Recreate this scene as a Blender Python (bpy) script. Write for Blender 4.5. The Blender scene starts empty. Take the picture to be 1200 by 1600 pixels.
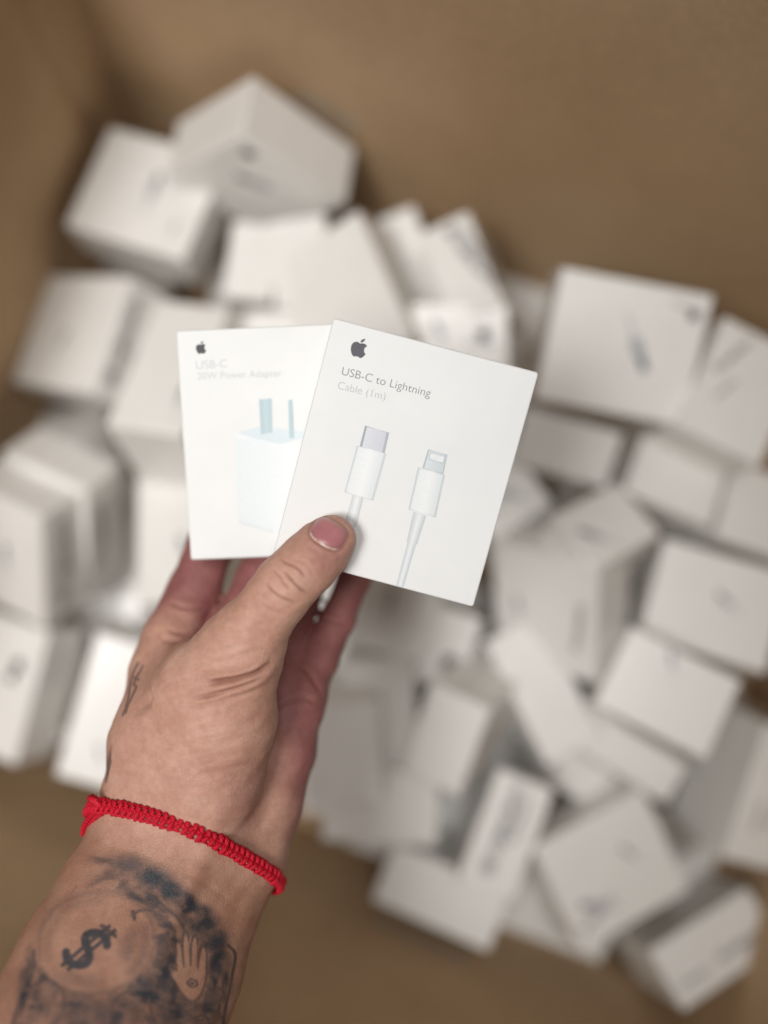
import bpy, bmesh, math, random
import numpy as np
from mathutils import Vector, Matrix, Quaternion

random.seed(7)
rng = np.random.default_rng(11)
S = bpy.context.scene
C = S.collection

# ---------------------------------------------------------------- camera
PITCH = math.radians(5.0)
cd = bpy.data.cameras.new('camera')
cam = bpy.data.objects.new('camera', cd)
C.objects.link(cam)
cam.location = (0, 0, 0.8)
cam.rotation_euler = (PITCH, 0, 0)
cd.sensor_fit = 'VERTICAL'
cd.sensor_height = 36.0
cd.lens = 36.0
cd.clip_start = 0.02
cd.clip_end = 60
cd.dof.use_dof = True
cd.dof.focus_distance = 0.404
cd.dof.aperture_fstop = 1.68
S.camera = cam
RC = np.array(Matrix.Rotation(PITCH, 3, 'X'))
CAMLOC = np.array([0, 0, 0.8])


def P(u, v, d):
    """a point of the photograph (1200 x 1600) at distance d, in metres in the place"""
    return RC @ np.array([(u - 600) / 1600.0 * d, -(v - 800) / 1600.0 * d, -d]) + CAMLOC


# ---------------------------------------------------------------- world and lamps
W = bpy.data.worlds.new("World")
S.world = W
W.use_nodes = True
W.node_tree.nodes['Background'].inputs[0].default_value = (1.0, 0.985, 0.96, 1)
W.node_tree.nodes['Background'].inputs[1].default_value = 0.185


def lamp(name, loc, target, size, power, col, spread=180):
    l = bpy.data.lights.new(name, 'AREA')
    l.shape = 'DISK'
    l.size = size
    l.energy = power
    l.color = col
    l.spread = math.radians(spread)      # a shaded lamp: its pool of light is brightest where it points
    o = bpy.data.objects.new(name, l)
    C.objects.link(o)
    o.location = loc
    o.rotation_euler = (Vector(target) - Vector(loc)).to_track_quat('-Z', 'Y').to_euler()
    return o


lamp('ceiling_lamp', (-0.74, -0.30, 2.2), (-0.28, 0.12, 0.1), 0.7, 2.55, (1.0, 0.985, 0.965), 44)
lamp('ceiling_lamp', (0.14, 0.26, 2.3), (-0.10, 0.08, 0.1), 0.45, 0.68, (1.0, 0.985, 0.965), 42)

S.view_settings.view_transform = 'Standard'
S.view_settings.look = 'None'
S.view_settings.exposure = 0.0
S.view_settings.gamma = 1.0
S.render.engine = 'CYCLES'
S.cycles.use_denoising = True
S.cycles.max_bounces = 8


# ---------------------------------------------------------------- helpers
def lin(r, g, b):
    f = lambda c: (c / 255 / 12.92) if c <= 10 else ((c / 255 + 0.055) / 1.055) ** 2.4
    return (f(r), f(g), f(b), 1.0)


class NT:
    def __init__(self, name):
        self.m = bpy.data.materials.new(name)
        self.m.use_nodes = True
        self.t = self.m.node_tree
        self.b = self.t.nodes['Principled BSDF']

    def n(self, kind, **kw):
        x = self.t.nodes.new(kind)
        for k, v in kw.items():
            if k.startswith('i_'):
                x.inputs[k[2:].replace('_', ' ')].default_value = v
            else:
                setattr(x, k, v)
        return x

    def l(self, a, b):
        self.t.links.new(a, b)

    def set(self, **kw):
        for k, v in kw.items():
            self.b.inputs[k.replace('_', ' ')].default_value = v

    def noise(self, vec, scale, detail=3, rough=0.55):
        x = self.n('ShaderNodeTexNoise')
        x.inputs['Scale'].default_value = scale
        x.inputs['Detail'].default_value = detail
        x.inputs['Roughness'].default_value = rough
        self.l(vec, x.inputs['Vector'])
        return x

    def ramp(self, fac, stops):
        x = self.n('ShaderNodeValToRGB')
        e = x.color_ramp.elements
        while len(e) < len(stops):
            e.new(0.5)
        for el, (p, c) in zip(e, stops):
            el.position = p
            el.color = c
        self.l(fac, x.inputs[0])
        return x

    def mix(self, a, b, fac, mode='MIX'):
        x = self.n('ShaderNodeMix', data_type='RGBA', blend_type=mode)
        for s, v in ((6, a), (7, b), (0, fac)):
            if isinstance(v, (int, float, tuple)):
                x.inputs[s].default_value = v
            else:
                self.l(v, x.inputs[s])
        return x.outputs[2]

    def bump(self, h, strength, dist, normal=None):
        x = self.n('ShaderNodeBump')
        x.inputs['Strength'].default_value = strength
        x.inputs['Distance'].default_value = dist
        self.l(h, x.inputs['Height'])
        if normal is not None:
            self.l(normal, x.inputs['Normal'])
        return x.outputs[0]


def card_material(name, col, rough, coat, seed):
    k = NT(name)
    tc = k.n('ShaderNodeTexCoord').outputs['Object']
    n1 = k.noise(tc, 38 + seed, 4)
    c = k.ramp(n1.outputs[0], [(0.3, tuple(x * 0.955 for x in col[:3]) + (1,)), (0.7, col)])
    k.l(c.outputs[0], k.b.inputs['Base Color'])
    n2 = k.noise(tc, 1400, 3)
    n3 = k.noise(tc, 60, 2)
    b = k.bump(n2.outputs[0], 0.10, 0.0002)
    b = k.bump(n3.outputs[0], 0.06, 0.0010, b)
    k.l(b, k.b.inputs['Normal'])
    k.set(Roughness=rough, Coat_Weight=coat, Coat_Roughness=0.16)
    return k.m


M_BOX = card_material('white_card', (0.78, 0.777, 0.765, 1), 0.62, 0.0, 0)
M_WRAP = card_material('film_wrapped_white_card', (0.79, 0.772, 0.738, 1), 0.44, 0.25, 5)


def flat_material(name, col, rough=0.5):
    k = NT(name)
    tc = k.n('ShaderNodeTexCoord').outputs['Object']
    n1 = k.noise(tc, 900, 2)
    c = k.ramp(n1.outputs[0], [(0.3, tuple(x * 0.9 for x in col[:3]) + (1,)), (0.7, col)])
    k.l(c.outputs[0], k.b.inputs['Base Color'])
    k.set(Roughness=rough)
    return k.m


M_LOGO = flat_material('dark_slate_print', lin(62, 60, 70))
M_LOGOB = flat_material('black_print', lin(22, 22, 24))
M_TXT = flat_material('mid_grey_print', lin(120, 122, 126))
M_TXT2 = flat_material('pale_grey_print', lin(178, 180, 182))
M_TXT3 = flat_material('faint_grey_print', lin(196, 198, 200))
M_DKTXT = flat_material('dark_grey_print', lin(78, 76, 84))
M_BGTXT = flat_material('charcoal_print', lin(46, 44, 50))
M_BGPIC = flat_material('blue_grey_print', lin(150, 158, 166))


def vcol_material(name):
    k = NT(name)
    a = k.n('ShaderNodeAttribute', attribute_name='print')
    tc = k.n('ShaderNodeTexCoord').outputs['Object']
    n1 = k.noise(tc, 700, 2)
    c = k.ramp(n1.outputs[0], [(0.3, (0.96, 0.96, 0.96, 1)), (0.7, (1, 1, 1, 1))])
    k.l(k.mix(a.outputs['Color'], c.outputs[0], 1.0, 'MULTIPLY'), k.b.inputs['Base Color'])
    k.set(Roughness=0.5)
    return k.m


M_PIC = vcol_material('picture_print')


def kraft_material():
    k = NT('kraft_cardboard')
    tc = k.n('ShaderNodeTexCoord').outputs['Object']
    big = k.noise(tc, 5, 4)
    fib = k.noise(tc, 240, 5, 0.7)
    c = k.ramp(big.outputs[0], [(0.25, (0.415, 0.276, 0.160, 1)), (0.75, (0.565, 0.40, 0.247, 1))])
    c2 = k.ramp(fib.outputs[0], [(0.3, (0.86, 0.85, 0.83, 1)), (0.7, (1.06, 1.06, 1.06, 1))])
    col = k.mix(c.outputs[0], c2.outputs[0], 1.0, 'MULTIPLY')
    v = k.n('ShaderNodeTexVoronoi')
    v.inputs['Scale'].default_value = 22
    k.l(tc, v.inputs['Vector'])
    sp = k.ramp(v.outputs['Distance'], [(0.035, (1, 1, 1, 1)), (0.06, (0, 0, 0, 1))])
    gate = k.ramp(k.noise(tc, 9, 1).outputs[0], [(0.55, (0, 0, 0, 1)), (0.6, (1, 1, 1, 1))])
    g = k.mix(sp.outputs[0], gate.outputs[0], 1.0, 'MULTIPLY')
    col = k.mix(col, (0.05, 0.03, 0.018, 1), g)
    k.l(col, k.b.inputs['Base Color'])
    w = k.n('ShaderNodeTexWave')
    w.inputs['Scale'].default_value = 42
    w.inputs['Distortion'].default_value = 0.6
    k.l(tc, w.inputs['Vector'])
    b = k.bump(w.outputs['Fac'], 0.09, 0.0008)
    b = k.bump(fib.outputs[0], 0.25, 0.0006, b)
    k.l(b, k.b.inputs['Normal'])
    k.set(Roughness=0.82)
    k.b.inputs['Specular IOR Level'].default_value = 0.185
    return k.m


M_KRAFT = kraft_material()


def concrete_material():
    k = NT('grey_concrete')
    tc = k.n('ShaderNodeTexCoord').outputs['Object']
    n1 = k.noise(tc, 3, 6, 0.65)
    c = k.ramp(n1.outputs[0], [(0.3, (0.16, 0.155, 0.15, 1)), (0.7, (0.25, 0.245, 0.235, 1))])
    k.l(c.outputs[0], k.b.inputs['Base Color'])
    k.l(k.bump(k.noise(tc, 120, 4).outputs[0], 0.3, 0.001), k.b.inputs['Normal'])
    k.set(Roughness=0.8)
    return k.m


def link(o, parent=None):
    C.objects.link(o)
    if parent is not None:
        o.parent = parent
    return o


def mesh_from(name, verts, faces, mat=None, smooth=False):
    me = bpy.data.meshes.new(name)
    me.from_pydata([tuple(map(float, v)) for v in verts], [], [tuple(f) for f in faces])
    if mat is not None:
        me.materials.append(mat)
    if smooth:
        me.polygons.foreach_set('use_smooth', [True] * len(me.polygons))
    me.update()
    return me


def tag(o, label, cat, group=None):
    o['label'] = label
    o['category'] = cat
    if group:
        o['group'] = group
    return o


def carton_mesh(name, d, bev, corner=0.0, seg=2, mat=None, lid=0.0):
    """a small box with softened edges, slightly bulging faces and a shallow lid seam"""
    bm = bmesh.new()
    bmesh.ops.create_cube(bm, size=1.0)
    for v in bm.verts:
        v.co = Vector((v.co.x * d[0], v.co.y * d[1], v.co.z * d[2]))
    if corner > 0:
        ez = [e for e in bm.edges if abs(e.verts[0].co.z - e.verts[1].co.z) > 1e-6]
        bmesh.ops.bevel(bm, geom=ez, offset=corner, segments=4, affect='EDGES', profile=0.5)
        es = [e for e in bm.edges if len(e.link_faces) == 2 and e.calc_face_angle() > 0.9]
        bmesh.ops.bevel(bm, geom=es, offset=bev, segments=seg, affect='EDGES', profile=0.5)
    else:
        bmesh.ops.bevel(bm, geom=bm.edges[:], offset=bev, segments=seg, affect='EDGES', profile=0.5)
    me = bpy.data.meshes.new(name)
    bm.to_mesh(me)
    bm.free()
    me.materials.append(mat)
    for p in me.polygons:
        p.use_smooth = p.area < max(d) * min(d) * 0.12
    return me


# ---------------------------------------------------------------- setting: the ground under the carton
def on_level(u, v, z):
    a, b = P(u, v, 0.2), P(u, v, 1.0)
    t = (z - a[2]) / (b[2] - a[2])
    return a + (b - a) * t


GROUND_Z = -0.034
ground = link(bpy.data.objects.new('ground', mesh_from('ground', [(-4, -4, GROUND_Z), (4, -4, GROUND_Z), (4, 4, GROUND_Z), (-4, 4, GROUND_Z)], [(0, 1, 2, 3)], concrete_material())))
ground['kind'] = 'structure'

# ---------------------------------------------------------------- the big cardboard carton
PHI = math.radians(19.3)
E1 = np.array([math.cos(PHI), -math.sin(PHI), 0.0])
E2 = np.array([-math.sin(PHI), -math.cos(PHI), 0.0])
K0 = on_level(183, 186, 0.10)
LEN1 = float(np.dot(on_level(1300, 900, 0.08) - K0, E1))
LEN2 = float(np.dot(on_level(480, 1325, 0.05) - K0, E2))
FLOOR_Z, WALL_TOP, THK = -0.024, 0.43, 0.006
carton = link(bpy.data.objects.new('cardboard_carton', None))
carton.location = (K0[0], K0[1], FLOOR_Z)
carton.rotation_euler = (0, 0, -PHI)
carton.empty_display_size = 0.05
tag(carton, 'big open brown cardboard carton the pile of small white boxes lies in', 'carton')
# carton frame: x along E1, y = -E2 (away from the photographer), z up


def panel(name, b0, b1, t0, t1, creases=(), thick=THK, mat=None):
    """a sheet of board between a bottom and a top edge, inner face on those edges, with shallow pressed creases that run up it"""
    b0, b1, t0, t1 = [np.array(p, float) for p in (b0, b1, t0, t1)]
    nrm = np.cross(t0 - b0, b1 - b0)
    nrm /= np.linalg.norm(nrm)                      # points away from the inside
    ss = [(0.0, 0.0), (1.0, 0.0)]
    ln = np.linalg.norm(b1 - b0)
    for c in creases:
        ss += [(c - 0.008 / ln, 0.0), (c - 0.003 / ln, 0.005), (c + 0.003 / ln, 0.005), (c + 0.008 / ln, 0.0)]
    ss.sort()
    vs, fs = [], []
    for s, dd in ss:
        vs += [b0 + (b1 - b0) * s + nrm * dd, t0 + (t1 - t0) * s + nrm * dd, t0 + (t1 - t0) * s + nrm * thick, b0 + (b1 - b0) * s + nrm * thick]
    for i in range(len(ss) - 1):
        for k in range(4):
            fs.append((4 * i + k, 4 * i + (k + 1) % 4, 4 * i + 4 + (k + 1) % 4, 4 * i + 4 + k))
    n = 4 * (len(ss) - 1)
    fs += [(3, 2, 1, 0), (n, n + 1, n + 2, n + 3)]
    return link(bpy.data.objects.new(name, mesh_from(name, vs, fs, mat or M_KRAFT)), carton)


# plan corners (carton frame) and how far each wall leans out at a given height
BASE = [(0, 0), (LEN1, 0), (LEN1, -LEN2), (0, -LEN2)]          # far-left, far-right, near-right, near-left
LEAN = {'far': 0.12, 'right': 0.06, 'near': 0.24, 'left': 0.02}


def ring(z):
    return [(-LEAN['left'] * z, LEAN['far'] * z, z), (LEN1 + LEAN['right'] * z, LEAN['far'] * z, z),
            (LEN1 + LEAN['right'] * z, -LEN2 - LEAN['near'] * z, z), (-LEAN['left'] * z, -LEN2 - LEAN['near'] * z, z)]


H, H_LEFT = 0.50, 0.37
r0, r1, rl = ring(0.0), ring(H), ring(H_LEFT)
panel('side_panel', r0[0], r0[1], r1[0], r1[1])
panel('side_panel', r0[1], r0[2], r1[1], r1[2])
panel('side_panel', r0[2], r0[3], r1[2], r1[3])
panel('side_panel', r0[3], r0[0], rl[3], rl[0], [1 - 0.036 / LEN2])          # the left side is cut down lower
panel('bottom_panel', (0, 0, 0), (LEN1, 0, 0), (0, -LEN2, 0), (LEN1, -LEN2, 0))
for a, b, out in ((r1[0], r1[1], (0, .13, -.09)), (r1[1], r1[2], (.13, 0, -.09)), (r1[2], r1[3], (0, -.13, -.09)), (rl[3], rl[0], (-.13, 0, -.09))):
    a, b, out = np.array(a), np.array(b), np.array(out)
    off = out / np.linalg.norm(out) * 0.0065
    e = (b - a) / np.linalg.norm(b - a) * 0.004
    panel('flap', b - e + off, a + e + off, b - e + out, a + e + out)


def tape_material():
    k = NT('clear_tape')
    tc = k.n('ShaderNodeTexCoord').outputs['Object']
    c = k.ramp(k.noise(tc, 60, 3).outputs[0], [(0.3, (0.38, 0.29, 0.2, 1)), (0.7, (0.46, 0.36, 0.26, 1))])
    k.l(c.outputs[0], k.b.inputs['Base Color'])
    k.set(Roughness=0.3)
    return k.m


M_TAPE = tape_material()
CW = Matrix.Translation(Vector((K0[0], K0[1], FLOOR_Z))) @ Matrix.Rotation(-PHI, 4, 'Z')
CWI = np.array(CW.inverted())


def on_wall(uv, a, b, c):
    """carton-frame point where the sight line through a pixel meets the wall through a, b, c"""
    o = (CWI @ np.append(CAMLOC, 1))[:3]
    r = (CWI @ np.append(P(uv[0], uv[1], 1.0), 1))[:3] - o
    a = np.array(a, float)
    n = np.cross(np.array(b) - a, np.array(c) - a)
    return o + r * (np.dot(a - o, n) / np.dot(r, n)), n / np.linalg.norm(n)


def tape(px, wall):
    pts = [on_wall(p, *wall) for p in px]
    n = pts[0][1]
    if np.dot(n, np.array([LEN1 / 2, -LEN2 / 2, 0.2]) - pts[0][0]) < 0:
        n = -n
    lo_ = [p + n * 0.0004 for p, _ in pts]
    hi_ = [p + n * 0.0008 for p, _ in pts]
    fs = [(0, 1, 2, 3), (7, 6, 5, 4)] + [(i, 4 + i, 4 + (i + 1) % 4, (i + 1) % 4) for i in range(4)]
    link(bpy.data.objects.new('tape_strip', mesh_from('tape_strip', lo_ + hi_, fs, M_TAPE)), carton)


tape([(452, 150), (478, 134), (566, 190), (548, 212)], (r0[0], r0[1], r1[0]))
tape([(590, 1420), (740, 1490), (730, 1512), (584, 1445)], (r0[2], r0[3], r1[2]))


# ---------------------------------------------------------------- prints shared by the small boxes
def svg_path(d):
    import re
    tok = re.findall(r'[a-zA-Z]|-?(?:\d+\.\d*|\.\d+|\d+)', d)
    i, cur, out, poly, cmd = 0, np.zeros(2), [], [], None
    def num():
        nonlocal i
        v = float(tok[i]); i += 1
        return v
    while i < len(tok):
        if tok[i].isalpha():
            cmd = tok[i]; i += 1
        if cmd in 'zZ':
            out.append(poly); poly = []
            continue
        if cmd == 'M':
            cur = np.array([num(), num()]); poly = [cur]; cmd = 'L'
        elif cmd in 'cC':
            a, b, c = (np.array([num(), num()]) for _ in range(3))
            if cmd == 'c':
                a, b, c = a + cur, b + cur, c + cur
            for t in (0.2, 0.4, 0.6, 0.8, 1.0):
                poly.append((1 - t) ** 3 * cur + 3 * t * (1 - t) ** 2 * a + 3 * t * t * (1 - t) * b + t ** 3 * c)
            cur = c
    return out


LOGO_D = ("M12.152 6.896c-.948 0-2.415-1.078-3.96-1.04-2.04.027-3.91 1.183-4.961 3.014-2.117 3.675-.546 9.103 1.519 12.09 1.013 1.454 2.208 3.09 3.792 3.039 "
          "1.52-.065 2.09-.987 3.935-.987 1.831 0 2.35.987 3.96.948 1.637-.026 2.676-1.48 3.676-2.948 1.156-1.688 1.636-3.325 1.662-3.415-.039-.013-3.182-1.221-3.22-4.857"
          "-.026-3.04 2.48-4.494 2.597-4.559-1.429-2.09-3.623-2.324-4.39-2.376-2-.156-3.675 1.09-4.61 1.09z"
          "M15.53 3.83c.843-1.012 1.4-2.427 1.245-3.83-1.207.052-2.662.805-3.532 1.818-.78.896-1.454 2.338-1.273 3.714 1.338.104 2.715-.688 3.559-1.701z")


def logo_mesh(name, mat):
    vs, fs = [], []
    for poly in svg_path(LOGO_D):
        b = len(vs)
        vs += [((p[0] - 12) / 24.0, (12 - p[1]) / 24.0, 0) for p in poly]
        fs.append(tuple(range(len(vs) - 1, b - 1, -1)))
    me = mesh_from(name, vs, fs, mat)
    bm = bmesh.new(); bm.from_mesh(me)
    bmesh.ops.remove_doubles(bm, verts=bm.verts, dist=1e-5)
    bmesh.ops.triangulate(bm, faces=bm.faces)
    for f in bm.faces:
        if f.normal.z < 0:
            f.normal_flip()
    bm.to_mesh(me); bm.free()
    return me


def text_mesh(name, body, mat, thin=0.0, width=1.0, spacing=1.0):
    """lettering one unit high, left end of the baseline at the origin"""
    cu = bpy.data.curves.new(name, 'FONT')
    cu.body = body
    cu.size = 1.0
    cu.offset = thin
    cu.space_character = spacing
    cu.fill_mode = 'FRONT'
    o = bpy.data.objects.new(name, cu)
    C.objects.link(o)
    bpy.context.view_layer.update()
    me = bpy.data.meshes.new_from_object(o.evaluated_get(bpy.context.evaluated_depsgraph_get()))
    bpy.data.objects.remove(o)
    bpy.data.curves.remove(cu)
    me.name = name
    co = np.zeros(len(me.vertices) * 3)
    me.vertices.foreach_get('co', co)
    co = co.reshape(-1, 3)
    co[:, 0] *= width
    co[:, 2] = 0
    me.vertices.foreach_set('co', co.ravel())
    me.materials.clear()
    me.materials.append(mat)
    me.update()
    return me


def picture_mesh(name, polys, n=10):
    """flat printed picture: each entry is (four corners TL TR BR BL, left colour, middle colour, right colour)"""
    vs, fs, cols = [], [], []
    for li, (q, ca, cb, cc) in enumerate(polys):
        q = [np.array(p, float) for p in q]
        b = len(vs)
        for i in range(n + 1):
            t = i / n
            col = np.array(ca) * (1 - 2 * t) + np.array(cb) * 2 * t if t < 0.5 else np.array(cb) * (2 - 2 * t) + np.array(cc) * (2 * t - 1)
            for p in (q[0] * (1 - t) + q[1] * t, q[3] * (1 - t) + q[2] * t):
                vs.append((p[0], p[1], li * 0.00002))
                cols.append(col)
        for i in range(n):
            fs.append((b + 2 * i + 1, b + 2 * i + 3, b + 2 * i + 2, b + 2 * i))
    me = mesh_from(name, vs, fs, M_PIC)
    at = me.color_attributes.new('print', 'FLOAT_COLOR', 'POINT')
    at.data.foreach_set('color', np.array([tuple(x * 0.89 for x in c[:3]) + (1.0,) for c in cols]).ravel())
    return me


ME_LOGO = logo_mesh('logo', M_LOGOB)
ME_TEXT = text_mesh('printed_text', 'USB-C to Lightning Cable (1m)', M_BGTXT, thin=0.02)
tx = np.array([v.co.x for v in ME_TEXT.vertices])
TEXT_LEN = float(tx.max())
gq = lambda c: lin(*c)[:3]
ME_PLUG = picture_mesh('cable_picture', [
    (((-0.09, 0.5), (0.09, 0.5), (0.09, 0.16), (-0.09, 0.16)), gq((70, 76, 86)), gq((104, 110, 120)), gq((76, 82, 92))),
    (((-0.13, 0.16), (0.13, 0.16), (0.13, -0.3), (-0.13, -0.3)), gq((150, 154, 160)), gq((186, 188, 192)), gq((150, 154, 160))),
    (((-0.05, -0.3), (0.05, -0.3), (0.04, -0.9), (-0.04, -0.9)), gq((186, 188, 190)), gq((216, 216, 216)), gq((190, 192, 194)))], 4)

FACE = {'+z': (0, 1, 2, 1), '+x': (1, 2, 0, 1), '+y': (2, 0, 1, 1), '-y': (0, 2, 1, -1)}


def add_print(box, d, face, kind, fx, fy, size, rot=0.0):
    a, b, c, s = FACE[face]
    ax, bx, cx = [np.eye(3)[k] for k in (a, b, c)]
    if face == '-y':
        cx = -cx
    pos = ax * (fx - 0.5) * d[a] + bx * (fy - 0.5) * d[b] + cx * (d[c] / 2 + 0.00015)
    R = Matrix((ax, bx, cx)).transposed().to_4x4() @ Matrix.Rotation(math.radians(rot), 4, 'Z')
    me = {'logo': ME_LOGO, 'text': ME_TEXT, 'plug': ME_PLUG}[kind]
    nm = {'logo': 'logo', 'text': 'printed_text', 'plug': 'cable_picture'}[kind]
    o = link(bpy.data.objects.new(nm, me), box)
    sc = size / TEXT_LEN if kind == 'text' else size
    if kind == 'text':
        off = R @ Vector((-size / 2, 0, 0))
        pos = pos + np.array(off)
    o.matrix_local = Matrix.Translation(Vector(pos)) @ R @ Matrix.Diagonal((sc, sc * (2.5 if kind == 'text' else 1), sc, 1))
    return o


POSES = {
    'A1': ((-0.08, 0.2851, 0.1543), (-0.6255, -0.1962, 0.3439, 0.6723), (0.042, 0.0804, 0.0866)),
    'A2': ((-0.1557, 0.2678, 0.1253), (0.9811, -0.0633, -0.0655, -0.1706), (0.0873, 0.077, 0.0355)),
    'A3': ((-0.2007, 0.1768, 0.1138), (0.9441, -0.0622, -0.2981, -0.1263), (0.0901, 0.0804, 0.0354)),
    'A4': ((-0.1283, 0.1296, 0.1402), (0.9735, -0.193, -0.0716, -0.0998), (0.0496, 0.0971, 0.082)),
    'L2': ((-0.2348, 0.0395, 0.1258), (-0.9189, -0.3045, 0.2025, 0.1481), (0.0652, 0.0903, 0.0412)),
    'L1': ((-0.2175, 0.0589, 0.1041), (0.9009, 0.3599, -0.1796, -0.1634), (0.0663, 0.1009, 0.0345)),
    'L3': ((-0.2598, -0.054, 0.0789), (0.9747, 0.0361, -0.172, -0.1377), (0.0712, 0.0933, 0.0407)),
    'L4': ((-0.1808, -0.0686, 0.0819), (0.9885, 0.0439, 0.0352, -0.1404), (0.0465, 0.0973, 0.082)),
    'L5': ((-0.1242, 0.0367, 0.103), (0.9824, -0.1351, -0.1154, 0.0579), (0.0552, 0.0956, 0.082)),
    'A6': ((-0.0859, 0.2225, 0.0968), (-0.9977, 0.0072, 0.0127, 0.0657), (0.0328, 0.0515, 0.0937)),
    'A7': ((-0.0181, 0.1906, 0.1423), (-0.9522, 0.0438, 0.2282, -0.1985), (0.0709, 0.0943, 0.046)),
    'A8': ((-0.0484, 0.2218, 0.1004), (-0.9964, 0.006, 0.0709, -0.0471), (0.0384, 0.0589, 0.0938)),
    'A9': ((-0.0685, 0.1673, 0.0925), (0.9992, 0.0303, -0.0266, -0.0022), (0.0753, 0.0527, 0.094)),
    'A10': ((0.0258, 0.2306, 0.0713), (0.9812, 0.0537, -0.0423, 0.1807), (0.0266, 0.0852, 0.0938)),
    'A11': ((0.0597, 0.2119, 0.1276), (0.975, -0.0117, -0.1437, 0.1694), (0.0348, 0.0646, 0.0818)),
    'A12': ((0.0483, 0.1706, 0.1188), (-0.9978, -0.0652, 0.0007, -0.0074), (0.0608, 0.0471, 0.0939)),
    'R1': ((0.1454, 0.1588, 0.1708), (-0.9859, -0.1395, 0.0045, 0.0919), (0.0922, 0.0797, 0.046)),
    'R2': ((0.2114, 0.1278, 0.1403), (0.9744, -0.0079, 0.0635, -0.2156), (0.0571, 0.0752, 0.094)),
    'R3': ((0.1138, 0.1129, 0.1113), (-0.976, -0.1686, -0.0469, 0.1292), (0.0648, 0.0366, 0.0938)),
    'R4': ((0.0763, 0.0754, 0.0974), (-0.9599, -0.0373, 0.0159, -0.2773), (0.0448, 0.05, 0.0938)),
    'R5': ((0.1296, 0.026, 0.1243), (-0.9283, 0.2044, -0.1641, -0.2637), (0.057, 0.0438, 0.0939)),
    'R6': ((0.1804, 0.0734, 0.0987), (-0.9769, 0.0616, -0.079, 0.1887), (0.0614, 0.0412, 0.0939)),
    'R7': ((0.2392, 0.0573, 0.0897), (0.9833, -0.0157, 0.0974, -0.1527), (0.0578, 0.0531, 0.0939)),
    'R8': ((0.2109, -0.0043, 0.1225), (-0.9884, 0.0475, 0.0097, 0.144), (0.0817, 0.0664, 0.046)),
    'R9': ((0.1759, -0.0582, 0.1228), (0.9714, -0.0263, -0.0396, -0.2327), (0.0733, 0.053, 0.094)),
    'R10': ((0.1162, 0.0039, 0.1255), (-0.9088, -0.2649, 0.3181, 0.052), (0.0748, 0.0856, 0.046)),
    'B1': ((0.1023, -0.058, 0.0919), (0.9729, -0.0123, 0.0262, 0.2295), (0.0412, 0.0893, 0.0684)),
    'B2': ((0.0571, -0.0737, 0.1161), (-0.9514, -0.166, 0.1876, 0.1791), (0.0405, 0.064, 0.0939)),
    'B3': ((-0.0222, -0.0854, 0.1204), (-0.993, -0.1039, 0.0491, -0.0259), (0.047, 0.0647, 0.0819)),
    'B4': ((0.0078, -0.0665, 0.0816), (0.9771, 0.1686, -0.1228, 0.0422), (0.0469, 0.0926, 0.082)),
    'B5': ((0.005, -0.0029, 0.0925), (0.9885, 0.0758, 0.0279, -0.1277), (0.0531, 0.0493, 0.0939)),
    'B6': ((0.0421, -0.0262, 0.0746), (-0.9859, -0.0495, -0.0135, 0.1596), (0.0316, 0.0512, 0.0937)),
    'B7': ((-0.0009, -0.1271, 0.0756), (0.9979, 0.0602, -0.0106, -0.02), (0.0747, 0.0483, 0.094)),
    'B8': ((0.0432, -0.195, 0.0493), (0.9804, 0.0251, -0.0504, -0.189), (0.0839, 0.0419, 0.094)),
    'B9': ((0.0778, -0.151, 0.0826), (0.9823, -0.0207, 0.0067, -0.186), (0.0388, 0.0749, 0.0857)),
    'B10': ((0.1454, -0.1745, 0.0896), (-0.9724, -0.0193, -0.0819, -0.2174), (0.084, 0.0749, 0.046)),
    'B11': ((0.2115, -0.23, 0.0702), (-0.9645, 0.0588, -0.0563, -0.251), (0.0788, 0.0412, 0.0902)),
    'B12': ((0.2411, -0.1184, 0.0938), (0.7622, -0.0477, -0.6263, -0.1564), (0.0789, 0.0903, 0.0385)),
    'B13': ((0.1546, -0.1005, 0.0726), (0.9602, -0.0387, 0.0261, -0.2755), (0.0795, 0.0294, 0.0938)),
    'B14': ((0.123, -0.114, 0.0357), (-0.9508, -0.0195, -0.1785, 0.2523), (0.0446, 0.0316, 0.0937)),
}
PILE = 'small white boxes heaped in the carton'
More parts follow.
